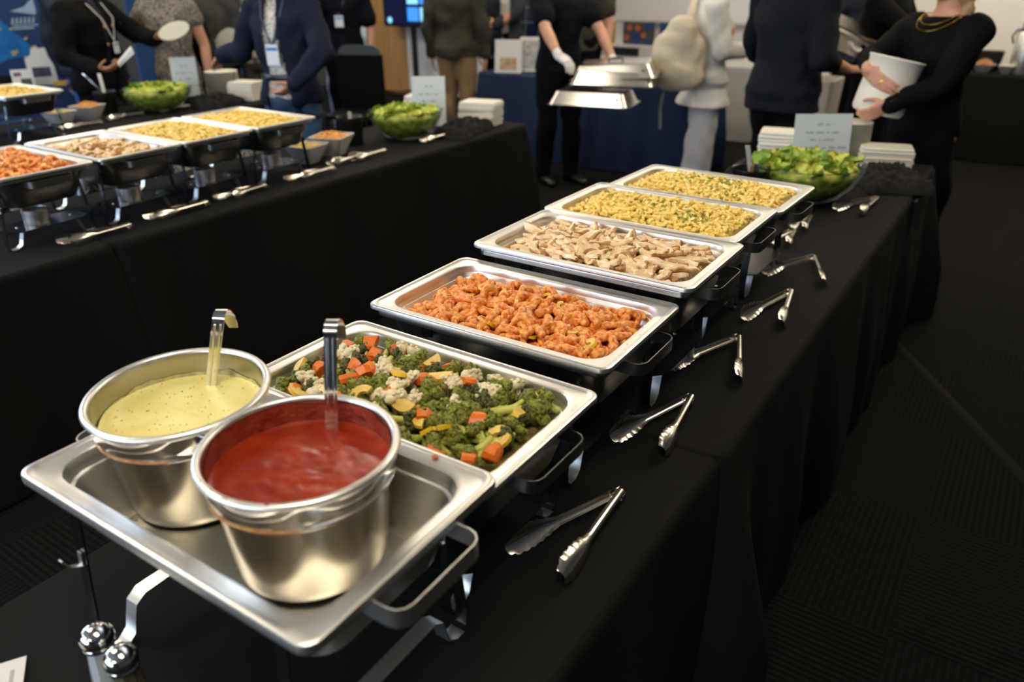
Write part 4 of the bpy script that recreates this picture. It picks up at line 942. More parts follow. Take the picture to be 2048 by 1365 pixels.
# man in charcoal shirt seen from behind
o, J = person('man in charcoal shirt with rolled sleeve seen from behind beyond the near row', -1.33, 4.93, 70, 1.78, 1.16, skin=SKIN2,
    arms={'R': dict(hand=(-0.93, 5.00, 1.055), d=(1, 0.15, 0.05), n=(0, 0.3, -1), curl=0.4, pole=(0.1, -0.4, -0.9), th=(0, 0.2, 1)),
          'L': dict(hand=(-1.62, 5.42, 1.0), d=(0.1, 1, 0), n=(0, 0, -1), curl=0.4, pole=(-0.6, -0.3, -0.9))},
    top=dict(kind='long', mat=CHAR, sleeve=1.45, gr=.018, zb=.455, flare=.05), bottom=dict(kind='trousers', mat=BLK), hair=HBK, vox=.008)
# woman in black dress
o, J = person('woman in black dress and gold necklaces holding a tub of white paper plates', -0.47, 4.40, -122, 1.66, 1.03, head_turn=-8,
    arms={'R': dict(hand=(-0.665, 4.02, 1.125), d=(0.72, -0.25, -0.45), n=(0.2, 0.9, -0.1), curl=0.22, pole=(-0.9, 0.1, -0.6), th=(0.3, -0.1, 1)),
          'L': dict(hand=(-0.640, 3.99, 0.985), d=(-0.70, -0.12, -0.45), n=(-0.1, 0.9, 0.3), curl=0.75, pole=(1.0, 0.3, -0.5), th=(-0.2, -0.2, 1))},
    top=dict(kind='long', mat=BLK, sleeve=2.0, sleeve_R=1.62, gr=.010, zb=.47, neck=.832), bottom=dict(kind='skirt', mat=BLK, z=.10, w=1.05), hair=HBL, vox=.0055)
for k, (r_, dz) in enumerate(((.052, .0), (.060, -.012))):
    q = MB().tube([(r_*1.66*math.sin(a), .030*1.66+r_*1.45*math.cos(a)*1.0, (.838+dz/1.66)*1.66-0.045*(1+k*.35)*max(0, math.cos(a))) for a in np.linspace(-2.2, 2.2, 26)], 0.0026, 6)
    part('necklace', q, mat('gold', (0.8, 0.5, 0.12), 0.25, 1.0), o, 60)
M = J['M']; sh, el, wr = J['aj']['L']; ax = (wr-el).normalized(); c = wr-ax*0.012
wt = MB(); u = ax.cross(Vector((0, 0, 1))).normalized(); v_ = ax.cross(u)
wt.loft([[c+ax*t_+(u*math.cos(a)+v_*math.sin(a))*(0.0275+dr_) for a in np.linspace(0, 6.2832*15/16, 16)] for t_, dr_ in ((-.010, 0), (-.010, .0025), (.010, .0025), (.010, 0))], False, False)
q = part('watch_band', wt, mat('rose_gold_band', (0.5, 0.3, 0.22), 0.35, 0.6), o, 60)
cam_l = (M.inverted() @ Vector((0, 0, 1.6)))-c; cam_l = (cam_l-ax*cam_l.dot(ax)).normalized(); fc_ = MB(); T3 = Matrix((ax, cam_l.cross(ax), cam_l)).transposed()
fc_.loft([[c+cam_l*h_+T3 @ Vector((p[0], p[1], 0)) for p in rr(s_, s_*.85, .008, 0, 4)] for h_, s_ in ((.024, .034), (.033, .036), (.036, .032))]); part('watch_face', fc_, BLACKP, q, 30, 'black rounded square watch face')
rg = MB(); rg.tube([J['M'].inverted() @ Vector((-0.640+0.011*math.cos(a), 4.005, 1.108+0.012*math.sin(a))) for a in np.linspace(0, 6.28, 12)], .002, 6); part('ring', rg, MATS['gold'], o, 60)
# woman in white with a beige backpack
o, J = person('woman in white suit with a beige backpack beside the navy table', -2.17, 5.83, 35, 1.68, 1.0,
    arms={'L': dict(hand=(-2.03, 5.90, 1.16), d=(0.3, 0.2, 0.8), n=(-0.7, 0.3, 0), curl=1.0, pole=(-0.7, -0.8, -0.7), th=(-0.5, 0.2, 0.4)), 'R': dict(hand=(-1.9, 5.95, 1.1), d=(0, 0.5, 0.7), n=(-1, 0, 0), curl=.8)},
    top=dict(kind='long', mat=WHC, sleeve=1.9, gr=.020, zb=.39, flare=.22), bottom=dict(kind='trousers', mat=WHP, w=1.45), hair=HLONG, vox=.008, shoes=WHC)
# others
person('person in dark navy suit and light jeans at the left picture edge', -6.30, 3.38, 110, 1.80, 1.05, top=dict(kind='jacket', mat=DNAV, zb=.43), bottom=dict(kind='trousers', mat=LJEAN), hair=HBK, vox=.010)
o, J = person('person in black jacket with gold buttons holding papers and a plate', -5.80, 3.17, 22, 1.70, 1.08,
    arms={'R': dict(hand=(-5.40, 3.02, 1.0), d=(0.7, 0.5, 0.1), n=(-0.3, 0.3, 1), curl=0.6, pole=(-0.6, -0.7, -0.6), th=(0.2, 0.3, 1)), 'L': dict(hand=(-5.42, 3.50, 1.175), d=(0.8, 0.3, 0.1), n=(0, 0, 1), curl=.3, pole=(-0.3, 0.8, -0.6), th=(0.2, -1, 0.3))},
    top=dict(kind='jacket', mat=BLK, zb=.41, open=(.0, .025), shirt=DNAV, shirt_sleeve=.5), bottom=dict(kind='trousers', mat=BLK), hair=HBK, vox=.009, skin=SKIN2)
for k in range(3):
    for sx in (-1, 1):
        q = MB(); q.ell((sx*.042, .097*1.70+.012, (.74-.07*k)*1.70), (.011, .005, .011), 12, 6); part('button', q, mat('brass_button', (0.55, 0.33, 0.1), 0.3, 0.8), o, 60)
badge(o, 1.70, x=-.03, zb=.655, y=.104, lan=(0.5, 0.5, 0.48))
o, J = person('woman in grey patterned sleeveless dress beyond the farthest row', -5.95, 3.92, -45, 1.68, 1.0,
    arms={'R': dict(hand=(-6.0, 3.62, 1.16), d=(0.6, -0.4, 0), n=(0, 0, 1), curl=.5, pole=(-0.8, 0.2, -0.6))},
    top=dict(kind='long', mat=PATT, sleeve=.3, zb=.47), bottom=dict(kind='skirt', mat=PATT, z=.28, w=.95), hair=HLONG, vox=.010)
person('person in dark grey jacket carrying a black backpack near the blue screen', -6.12, 4.42, 150, 1.76, 1.0, top=dict(kind='jacket', mat=GREY, zb=.42), bottom=dict(kind='trousers', mat=BLK), hair=HBR, vox=.010)
o, J = person('person in beige shirt with a white badge holding a white plate', -5.92, 4.75, -60, 1.72, 1.0,
    arms={'R': dict(hand=(-6.02, 4.42, 1.06), d=(0.5, -0.5, -0.2), n=(0, 0, 1), curl=.5)},
    top=dict(kind='tee', mat=BEIG, sleeve=1.0), bottom=dict(kind='trousers', mat=mat('taupe_trousers', (0.07, 0.06, 0.05), 0.85), belt=True), hair=HGR, vox=.010)
badge(o, 1.72, zb=.64, y=.088, w=.09, h=.13)
o, J = person('person in black polo shirt with badges and a coffee cup before the wooden door', -5.68, 5.55, -62, 1.78, 1.08,
    arms={'R': dict(hand=(-5.76, 5.28, 1.24), d=(0.5, -0.4, 0.1), n=(0.5, 0.5, 0), curl=.9, pole=(-1, 0, -0.8), th=(0.2, 0, 1))},
    top=dict(kind='tee', mat=BLKT, sleeve=.75), bottom=dict(kind='trousers', mat=BLK), hair=HBR, vox=.010)
badge(o, 1.78, x=-.03, zb=.66, y=.092, w=.08, h=.10); sh, el, wr = J['aj']['L']
q = MB(); q.rev([(.031, -.012), (.034, -.01), (.034, .01), (.031, .012)], 16, tuple(wr-(wr-el).normalized()*.015)); part('watch', q, BLACKP, o)
person('person in pale blue shirt mostly hidden behind the black polo', -6.15, 5.95, -60, 1.74, 1.0, top=dict(kind='long', mat=mat('pale_blue_shirt', (0.42, 0.58, 0.75), 0.8)), bottom=dict(kind='trousers', mat=mat('pale_blue_trousers', (0.45, 0.58, 0.7), 0.8)), hair=HBL, vox=.011)
person('person in olive jacket and khaki trousers seen from behind at the white wall', -4.76, 6.12, 110, 1.80, 1.05, top=dict(kind='jacket', mat=OLIV, zb=.47), bottom=dict(kind='trousers', mat=KHAK), hair=HBR, vox=.010)
o, J = person('person in dark suit holding a white cup behind the navy table', -4.78, 6.95, -50, 1.78, 1.08,
    arms={'L': dict(hand=(-4.72, 6.62, 1.10), d=(-0.8, -0.2, 0.1), n=(-0.3, 0.6, 0), curl=.9, pole=(1, 0, -0.8))},
    top=dict(kind='jacket', mat=DNAV, zb=.43, open=(.01, .03), shirt=WHC), bottom=dict(kind='trousers', mat=BLK), hair=HGR, vox=.010)
o, J = person('person in dark olive vest with red lanyard behind the server', -3.86, 6.95, -80, 1.78, 1.05, top=dict(kind='long', mat=OLIV, sleeve=.6), bottom=dict(kind='trousers', mat=BLK), hair=HBR, vox=.011)
badge(o, 1.78, x=.11, zb=.60, y=.080, lan=(0.5, 0.02, 0.02))
person('person in dark blue jacket near the right back table', -1.42, 7.55, -60, 1.80, 1.0, top=dict(kind='jacket', mat=DNAV, zb=.46, open=(.0, .03), shirt=WHC), bottom=dict(kind='trousers', mat=BLK), hair=HBR, vox=.011)
o, J = person('person in black uniform carrying a tilted stack of steel lids', -1.05, 6.25, 160, 1.72, 1.05,
    arms={'L': dict(hand=(-1.13, 5.98, 1.06), d=(-0.8, -0.2, 0.1), n=(0, 0.3, 1), curl=.6, glove=True, pole=(0.5, -0.3, -0.9)), 'R': dict(hand=(-1.2, 6.42, 1.1), d=(-0.8, 0, 0.1), n=(0, 0, 1), curl=.6, glove=True)},
    top=dict(kind='tee', mat=BLK, sleeve=1.0), bottom=dict(kind='trousers', mat=BLK), hair=HBK, vox=.011)

# ------------------------------------------------------------------ salad bowls with lettuce
LETT = mat('lettuce', (0.30, 0.42, 0.03), 0.45, col2=(0.62, 0.62, 0.12), nscale=16, coat=0.1)
LETG = mat('lettuce_dark', (0.11, 0.24, 0.02), 0.45, col2=(0.28, 0.42, 0.05), nscale=20)
def leaf_mesh(seed, m):
    rn = random.Random(seed); mb = MB(); n = 7; v = []; f = []
    L, W = rn.uniform(.030, .045), rn.uniform(.018, .028)
    for a in range(n+1):
        for b in range(n+1):
            u, w_ = a/n*2-1, b/n*2-1; e = math.sqrt(max(0, 1-u*u*0.8))
            z = 0.010*w_*w_+0.006*math.sin(u*5+seed)+0.005*noise.noise(Vector((u*2.5, w_*2.5, seed)))
            v.append((L*u, W*w_*e, z))
    for a in range(n):
        for b in range(n): q = a*(n+1)+b; f.append((q, q+n+1, q+n+2, q+1))
    mb.add(v, f); return mb.mesh('lettuce_leaf', m, 80)
LEAF = [leaf_mesh(s, LETT if s % 3 else LETG) for s in range(6)]
def salad(x, y, z, R, where, grp, n, seed, H=.15):
    rn = random.Random(seed); t = thing('salad_bowl', 'large clear glass salad bowl '+where, 'bowl', (x, y, z), 0, 'salad bowls')
    prof = [(0.001, .004), (R*.42, .004), (R*.62, .02), (R*.82, .065), (R*.95, .115), (R, H), (R+.004, H+.001), (R+.005, H-.003), (R*.96+.004, .112), (R*.83+.004, .06), (R*.63+.004, .014), (R*.44, .0), (0.001, 0)]
    part('glass_wall', MB().rev(prof, 48, c0=True, c1=True), GLASS, t, 60)
    part('glass_rim', MB().tube([(R*math.cos(a), R*math.sin(a), H) for a in np.linspace(0, 6.2832, 49)], .002, 6), glass('rim_glass', (.85, .9, .92), .1, 1.6, .7), t, 60)
    fl = MB(); prof2 = [(0.001, .008), (R*.40, .008), (R*.60, .024), (R*.79, .067), (R*.91, .112), (R*.90, .128), (R*.65, .146), (R*.3, .158), (0.001, .16)]
    fl.rev(prof2, 36, c0=True, c1=True)
    fl.v = [(a*(1+.05*noise.noise(Vector((a*25, b*25, c*25)))), b*(1+.05*noise.noise(Vector((a*25, b*25, c*25+9)))), c+.010*noise.noise(Vector((a*22, b*22, seed)))) for a, b, c in fl.v]
    one('salad', fl, mat('lettuce_fill', (0.20, 0.32, 0.02), 0.5, col2=(0.58, 0.58, 0.09), nscale=28, bump=.5, bscale=40, lo=.4, hi=.6), 'mass of chopped green salad inside the bowl '+where, 'salad', (x, y, z), 0, kind='stuff', smooth=80)
    for i in range(n):
        a = rn.uniform(0, 6.28); r = R*.86*math.sqrt(rn.random()); zz = .152-.026*(r/R)**2+rn.uniform(0, .014)
        tag(link('lettuce_leaf', rn.choice(LEAF), None, (x+r*math.cos(a), y+r*math.sin(a), z+zz), (rn.uniform(-.9, .9), rn.uniform(-.7, .7), rn.uniform(0, 6.28)), rn.uniform(.7, 1.15)), 'chopped lettuce leaf on the salad '+where, 'lettuce', grp)
salad(-0.735, 3.20, T2, .225, 'at the far end of the near row', 'lettuce leaves in the near row bowl', 110, 61, .15)
salad(-2.965, 3.32, TZ+.001, .205, 'at the far end of the left row', 'lettuce leaves in the left row bowl', 60, 62)
salad(-5.06, 3.14, TZ, .225, 'on the farthest left row', 'lettuce leaves in the farthest row bowl', 50, 63)
def crock(label, x, y, z, sticks):
    t = thing('dressing_crock', label, 'crock', (x, y, z), 0, 'black dressing crocks'); t.scale = (1, 1, 1.16)
    part('body', MB().rev([(.001, .003), (.055, .003), (.062, .10), (.070, .125), (.074, .127), (.075, .121), (.066, .10), (.060, 0), (.001, 0)], 32, c0=True, c1=True), BLACKP, t, 40)
    part('dressing', MB().rev([(.001, .088), (.058, .088), (.058, .082), (.001, .082)], 24, c0=True, c1=True), mat('dark_dressing', (0.03, 0.015, 0.01), .2), t, 40)
    for k, (dx, dy, h, w_, m, lab) in enumerate(sticks):
        s = MB(); s.strip([(-dx*.3, -dy*.3, .09), (dx, dy, h)], (.83, .56, 0), w_, .004)
        tag(link('spoon', s.mesh('spoon', m, 30), None, (x, y, z)), lab, 'spoon')
crock('black dressing crock before the near row salad bowl', -0.885, 2.985, T2, ((-.02, -.02, .235, .017, CERAM, 'tall white spoon handle in the near row crock'), (.005, -.005, .16, .012, mat('wood_handle', (.35, .2, .1), .6), 'short wooden spoon handle in the near row crock')))
crock('black dressing crock before the left row salad bowl', -3.10, 3.02, TZ+.001, ((.0, -.0, .17, .02, CERAM, 'white spoon handle in the left row crock'),))
crock('black dressing crock before the farthest row salad bowl', -5.23, 2.87, TZ, ((-.01, -.0, .26, .022, CREAMC, 'pale spoon handle in the farthest row crock'), (-.10, -.06, .26, .010, POLISH, 'slanting metal ladle handle in the farthest row crock')))
def sqbowl(label, x, y, z, s, h, rz, fillm, fl_lab, fcat, seed, m=CERAM, n=34, heap=.03):
    t = thing('square_bowl', label, 'bowl', (x, y, z), rz, 'white square bowls')
    R = [rr(s*.5, s*.5, .02, 0), rr(s*.56, s*.56, .022, .004), rr(s, s, .02, h), rr(s-.012, s-.012, .018, h), rr(s*.54, s*.54, .02, .010), rr(s*.3, s*.3, .02, .008)]
    part('body', MB().loft(R), m, t, 30); rn = random.Random(seed); f = MB()
    f.loft([rr(s*.62, s*.62, .02, h*.35), rr(s*.90, s*.90, .03, h*.86), rr(s*.6, s*.6, .05, h*.86+heap*.7), rr(s*.2, s*.2, .04, h*.86+heap)])
    M = Matrix.Rotation(rz, 3, 'Z')
    for k in range(n*3):
        a, r = rn.uniform(0, 6.28), s*.43*math.sqrt(rn.random()); q = rn.uniform(.005, .009)
        f.box((r*math.cos(a), r*math.sin(a), h*.86+heap*(1-(r/(s*.45))**2)*.95+.003), (q*1.3, q, q), rot=euler_m(rn.uniform(-1, 1), rn.uniform(-1, 1), rn.uniform(0, 6)))
    one(fcat.replace(' ', '_'), f, fillm, fl_lab, fcat, (x, y, z), rz, kind='stuff', smooth=0)
CRU = mat('crouton_brown', (.50, .19, .035), .6, col2=(.66, .33, .09), nscale=60); CHE = mat('grated_cheese', (.68, .50, .16), .6, col2=(.75, .6, .25), nscale=60)
sqbowl('white square bowl of orange brown croutons in the left row', -2.985, 2.765, TZ+.001, .185, .10, rad(20), CRU, 'heap of orange brown croutons in the left row bowl', 'croutons', 71)
sqbowl('white square bowl of grated cheese in the left row, behind the last pasta pan', -2.965, 2.575, TZ+.001, .165, .09, rad(8), CHE, 'grated yellow cheese in the left row bowl', 'cheese', 72, heap=.006)
sqbowl('white square bowl of orange brown croutons on the farthest row', -5.10, 2.665, TZ, .17, .095, rad(20), CRU, 'heap of orange brown croutons in the farthest row bowl', 'croutons', 73)
sqbowl('white square bowl of grated cheese on the farthest row', -5.06, 2.46, TZ, .16, .09, rad(8), CHE, 'grated yellow cheese in the farthest row bowl', 'cheese', 74, heap=.006)
# menu cards in clear stands
def menu(label, x, y, z, w_, h, lines, rz=rad(33)):
    t = thing('menu_card', label, 'sign', (x, y, z), rz, 'menu cards')
    R_ = Matrix.Rotation(rad(-8), 3, 'X'); S = lambda p: R_ @ Vector(p)
    part('paper', MB().box(S((0, 0, h/2+.004)), (w_, .0025, h), rot=R_), PAPER, t, 0)
    part('holder', MB().box((0, .03, .003), (w_*.9, .09, .004)), GLASS, t, 0)
    rn = random.Random(3); lt = MB()
    for zf, words in lines:
        tot = sum(words)+.012*(len(words)-1); px = -tot/2
        for wl in words:
            nl = max(2, int(wl/.0085))
            for k in range(nl):
                hh = rn.choice((.006, .006, .009)); cx = px+wl*(k+.5)/nl
                lt.box(S((cx, -.0022, h*zf+hh/2)), (wl/nl*.62, .0006, hh), rot=R_)
            px += wl+.012
    part('lettering', lt, INK, t, 0)
LN = [(.80, (.030, .022)), (.64, (.034, .038, .010, .036)), (.50, (.028, .008, .050)), (.35, (.034, .040, .008, .022, .032, .036)), (.20, (.034, .045))]
menu('landscape white menu card with five grey text lines behind the near row salad bowl', -0.810, 3.80, T2, .265, .235, LN)
LP_ = [(q, tuple(v*.72 for v in ws)) for q, ws in LN]
menu('upright white menu card behind the left row salad bowl', -3.06, 3.64, TZ+.001, .20, .285, LP_)
menu('upright white menu card behind the farthest row salad bowl', -5.25, 3.50, TZ, .18, .30, LP_, rad(45))
# stacks of folded napkin packs
def pack(label, x, y, z, w_, d, h, rz, n, grp='white paper napkin packs'):
    t = thing('napkin_pack', label, 'napkins', (x, y, z), rz, grp); rn = random.Random(int(x*100)); th = h/n
    for k in range(n):
        mb = MB(); ox, oy = rn.uniform(-.003, .003), rn.uniform(-.003, .003); s = 1-(.04 if k == n-1 else 0)
        mb.loft([rr(w_*q*s, d*q*s, .012, th*zz, 3, ox, oy) for q, zz in ((.965, k+.02), (1, k+.25), (1, k+.75), (.965, k+.98))])
        part('napkin', mb, CREAMC, t, 40)
for k in range(3): pack('white napkin pack at the end of the left row, %s of three' % ('bottom', 'middle', 'top')[k], -2.84+.004*k, 3.86, TZ+.001+.047*k, .235, .17, .046, rad(8+3*k), 4)
pack('pile of white napkins right of the near row salad bowl', -0.555, 3.96, T2, .235, .15, .095, rad(14), 7)
pack('pile of white napkins left behind the near row menu card', -1.04, 3.96, T2, .215, .16, .12, rad(12), 7)
pack('pile of white napkins left behind the left row menu card', -3.26, 3.82, TZ+.001, .20, .16, .15, rad(20), 6)
pack('pile of white napkins beside the plates on the farthest row', -4.93, 3.78, TZ, .22, .17, .13, rad(15), 6)
def plates(label, x, y, z, R, n, th=.0075, grp='stacks of white plates'):
    t = thing('plate_stack', label, 'plates', (x, y, z), 0, grp)
    me = MB().rev([(.001, .001), (R*.62, .001), (R*.72, .004), (R*.95, .010), (R, .0115), (R+.001, .0135), (R*.95, .013), (R*.72, .0065), (R*.6, .0035), (.001, .0035)], 40, c0=True, c1=True).mesh('plate', CREAMC, 40)
    for k in range(n): link('plate', me, t, (0, 0, th*k))
plates('tall stack of white plates behind the near row menu card', -0.730, 4.00, T2, .090, 24)
plates('stack of white plates on the farthest row under the reaching hand', -5.20, 3.78, TZ, .12, 24)
# crumpled black cloths
def heap(label, pts, z, h, seed, rz=0):
    mb = MB(); cx, cy, sx, sy = pts; n = 46; v = []; f = []
    for a in range(n+1):
        for b in range(n+1):
            u, w_ = a/n*2-1, b/n*2-1; ang = math.atan2(w_, u); lim = .82+.16*noise.noise(Vector((math.cos(ang)*1.8, math.sin(ang)*1.8, seed))); r = math.hypot(u, w_)
            k = max(0, 1-(max(abs(u), abs(w_))/1.0)**3)
            rd_ = 1-abs(noise.noise(Vector((u*2.4, w_*2.4, seed))))*2.0; rd2 = 1-abs(noise.noise(Vector((u*5+3, w_*5, seed))))*1.6
            zz = h*k**.6*(0.35+.45*rd_+.25*rd2)
            v.append((sx*u*lim, sy*w_*lim, max(.002, zz)))
    for a in range(n):
        for b in range(n): q = a*(n+1)+b; f.append((q, q+n+1, q+n+2, q+1))
    rim = [i for i in range(n+1)]+[(n+1)*k+n for k in range(1, n+1)]+[(n+1)*n+k for k in range(n-1, -1, -1)]+[(n+1)*k for k in range(n-1, 0, -1)]
    f.append(tuple(rim)); mb.add(v, f)
    return one('crumpled_cloth', mb, CLOTHB, label, 'cloth', (cx, cy, z), rz, smooth=80)
heap('crumpled black cloth beside the near row salad bowl at the table corner', (-0.47, 3.62, .16, .22), T2, .085, 81, .5)
heap('crumpled black cloth left of the near row salad bowl', (-1.02, 3.55, .13, .20), T2, .07, 82)
heap('crumpled black cloth beside the left row salad bowl', (-2.76, 3.60, .13, .26), TZ+.001, .085, 83, .2)
heap('crumpled black cloth before the plates of the farthest row', (-4.93, 3.48, .17, .24), TZ, .08, 84)
cr_ = MB(); 
for s in range(7):
    a0 = s*.13; cr_.strip([(-.352+.02+.010*k*0, 3.45+s*.06+.02*math.sin(k), T2-.01-.07*k) for k in range(5)], (0, 1, 0), .075, .012)
one('hanging_cloth', cr_, CLOTHB, 'black cloth end hanging over the corner of the near row table', 'cloth', smooth=60)

# ------------------------------------------------------------------ things people hold
PLT = mat('pale_grey_plate', (.40, .39, .34), .6)
def lid(label, x, y, z, rx, ry, rz, L=.60, S=.38, h=.088):
    t = thing('steel_lid', label, 'lid', (x, y, z), 0, 'steel chafing lids'); t.rotation_euler = (rx, ry, rz)
    part('cover', MB().loft([rr(L, S, .03, 0), rr(L, S, .03, .004), rr(L-.035, S-.035, .03, .005), rr(L-.05, S-.05, .03, .02), rr(L-.11, S-.11, .03, h), rr(L-.15, S-.15, .03, h+.004)]), mat('satin_lid_steel', (.72, .70, .66), .22, 1.0), t, 30)
    hd = MB(); hd.tube([(-.05, 0, h), (-.048, 0, h+.022), (0, 0, h+.028), (.048, 0, h+.022), (.05, 0, h)], .006, 8); part('handle', hd, BLACKP, t, 60)
    part('hole', MB().rev([(.013, 0), (.011, .001), (.001, .001)], 14, (L/2-.09, -S/2+.035, .055), c1=True), BLACKP, t)
lid('lowest steel chafing lid carried by the server', -2.65, 4.97, .735, 0, 0, rad(11))
lid('middle steel chafing lid carried by the server', -2.56, 5.08, .865, 0, rad(1), rad(22))
lid('top tilted steel chafing lid carried by the server', -2.56, 5.12, .915, rad(4), rad(-3), rad(18))
lid('lower tilted steel lid carried past the back table', -1.30, 6.12, 1.10, rad(-10), rad(20), rad(35), .62, .40)
lid('upper tilted steel lid carried past the back table', -1.31, 6.12, 1.15, rad(-10), rad(22), rad(35), .62, .40)
t = thing('plate_tub', 'white round tub of paper plates held by the woman in black', 'tub', (-0.655, 4.11, .955)); t.rotation_euler = Matrix.Rotation(rad(12), 3, Vector((-.56, .83, 0))).to_euler()
R = .118
part('wall', MB().rev([(.002, .004), (R*.92, .004), (R, .02), (R*1.0, .10), (R*.98, .15), (R*1.03, .245), (R*1.07, .25), (R*1.075, .256), (R*1.04, .259), (R*1.0, .252), (R*.96, .245)], 48, c0=True), CREAMC, t, 50)
part('plate_top', MB().rev([(.001, .226), (R*.6, .226), (R*.72, .232), (R*.98, .240), (R*.98, .236), (.001, .22)], 40, c0=True, c1=True), CREAMC, t, 40)
t = thing('plate', 'white plate held up by the person in black jacket', 'plate', (-5.20, 3.46, 1.215)); t.rotation_euler = (rad(28), rad(14), 0)
part('dish', MB().rev([(.001, 0), (.06, 0), (.075, .006), (.11, .014), (.11, .018), (.072, .011), (.001, .004)], 32, c0=True, c1=True), PLT, t)
t = thing('plate', 'white plate held by the person in beige shirt', 'plate', (-5.78, 4.32, 1.075)); t.rotation_euler = (rad(55), rad(-15), rad(20))
part('dish', MB().rev([(.001, 0), (.06, 0), (.075, .006), (.11, .014), (.11, .018), (.072, .011), (.001, .004)], 32, c0=True, c1=True), PLT, t)
t = thing('leaflets', 'folded pale leaflets held by the person in black jacket', 'papers', (-5.27, 3.10, 1.07)); t.rotation_euler = (rad(40), rad(-35), rad(30))
for k in range(3): part('leaflet', MB().box((0, .012*k, .006*k), (.15, .035, .002), rz=.12*k), WHITE, t, 0)
def cup(label, x, y, z, rx=0):
    t = thing('cup', label, 'cup', (x, y, z)); t.rotation_euler = (rx, 0, 0)
    part('body', MB().rev([(.001, 0), (.028, 0), (.040, .10), (.042, .102), (.039, .102), (.001, .01)], 24, c0=True, c1=True), CREAMC, t)
    part('sleeve', MB().rev([(.0315, .03), (.0335, .03), (.0375, .075), (.0358, .075)], 24), mat('kraft_sleeve', (.33, .2, .1), .8), t)
cup('paper coffee cup held by the person in black polo', -5.69, 5.25, 1.24); cup('white paper cup held by the person in dark suit', -4.78, 6.60, 1.07)
# backpacks
t = thing('backpack', 'beige cloth backpack hanging from the shoulder of the woman in white', 'bag', (-2.27, 5.52, 1.0), rad(30)); BGE = mat('beige_canvas', (.50, .44, .33), .8, bump=.2, bscale=30)
b = MB(); b.ell((0, 0, .0), (.20, .12, .23), 16, 12); b.ell((0, -.03, -.10), (.19, .13, .12), 16, 10); b.ell((0.02, 0, .17), (.12, .08, .12), 14, 8)
link('sack', remesh('sack', b, .012, BGE, .016, 5, 5, 3), t)
part('strap', MB().strip([(.06, .05, .27), (.10, .12, .38), (.12, .24, .40), (.14, .30, .30)], (1, 0, 0), .045, .006), BGE, t, 60)
part('dangling_strap', MB().strip([(-.08, 0, -.18), (-.10, .0, -.34), (-.09, 0, -.50)], (1, 0, 0), .02, .003), mat('grey_webbing', (.2, .2, .2), .8), t, 60)
t = thing('backpack', 'black backpack on the back of the person in grey jacket', 'bag', (-6.02, 4.20, 1.10), rad(-30)); b = MB(); b.ell((0, 0, 0), (.15, .10, .25), 14, 10); b.ell((0, -.05, -.08), (.12, .08, .12), 12, 8)
link('sack', remesh('sack', b, .014, BLK, .008, 6, 5, 1), t)

# ------------------------------------------------------------------ background
DOORW = mat('oak_veneer', (.36, .20, .075), .45, col2=(.46, .27, .11), nscale=3, stretch=(6, 6, .5), detail=5)
d = struct('door_1', MB().box((-8.10, 8.72, 1.06), (.92, .05, 2.12)), DOORW)
dh = part('door_handle', MB().rev([(.012, 0), (.012, .03), (.03, .04), (.032, .06), (.022, .072), (.001, .074)], 20, (0, 0, 0), c1=True), STEEL, d); dh.location = (-7.74, 8.69, .90); dh.rotation_euler = (rad(90), 0, 0)
tr = MB(); tr.box((-8.60, 8.72, 1.08), (.07, .08, 2.18)); struct('trim_1', tr, WALLW)
struct('trim_2', MB().box((-7.60, 8.72, 1.08), (.07, .08, 2.18)), WALLW)
struct('trim_3', MB().box((-5.9, 8.735, 1.45), (3.2, .03, 2.9)), WALLW)
struct('trim_4', MB().box((-1.88, 8.73, 1.5), (.03, .04, 1.2)), mat('dark_conduit', (.08, .09, .1), .6))
# television on stand
t = thing('television', 'black television with bright blue tiles before the wooden door', 'television', (-7.33, 8.45, 0)); 
part('panel', MB().loft([[(p[0], q, p[1]+1.30) for p in [(a, b) for a, b, _ in rr(.95, .80, .02, 0, 3)]] for q in (-.02, .02)]), BLACKP, t, 30)
sc_ = part('screen', MB().box((0, -.022, 1.30), (.89, .004, .74)), mat('tv_screen', (.003, .004, .02), .2, emit=(.004, .006, .03), es=1.0), t, 0)
TB = mat('tv_blue_tile', (.02, .1, .4), .4, emit=(.05, .30, 1.0), es=1.1); TL = mat('tv_light_tile', (.1, .3, .4), .4, emit=(.28, .72, 1.0), es=1.1)
for r_ in range(3):
    for c_ in range(2): part('tile', MB().box((.08+.22*c_-.02, -.026, 1.06+.21*r_), (.19, .003, .17)), TB if (r_+c_) % 2 == 0 else TL, sc_, 0)
ic = part('icon', MB().rev([(.04, 0), (.001, .001)], 20, (0, 0, 0), c1=True, sy=1), TL, sc_); ic.location = (-.36, -.025, .98); ic.rotation_euler = (rad(90), 0, 0)
part('pole', MB().box((0, .04, .5), (.06, .05, 1.0)), BLACKP, t, 0); part('base', MB().box((0, .04, .02), (.7, .4, .04)), BLACKP, t, 0)
# blue exhibition banners at left
BAN = mat('banner_blue', (.006, .045, .16), .6, col2=(.008, .07, .24), nscale=1.2, detail=1); LOGO = mat('banner_print_white', (.35, .5, .7), .7)
t = thing('banner', 'tall dark blue exhibition banner with a white mountain logo at left', 'banner', (-7.4, 2.95, 0)); part('fabric', MB().box((0, 0, 1.15), (.03, 2.7, 2.3)), BAN, t, 0)
lg = MB(); X_ = .018
def poly(mb, pts): mb.loft([[(X_, a, b) for a, b in pts], [(X_+.003, a, b) for a, b in pts]])
m_ = part('mountain_logo', MB(), LOGO, t) if False else None
q = MB(); poly(q, [(.46, 1.315), (.58, 1.345), (.67, 1.415), (.67, 1.30), (.66, 1.28)]); part('mountain_mark', q, LOGO, t, 0)
q = MB()
for k in range(6): poly(q, [(.44+k*.034, 1.215), (.462+k*.034, 1.265), (.474+k*.034, 1.265), (.462+k*.034, 1.215)])
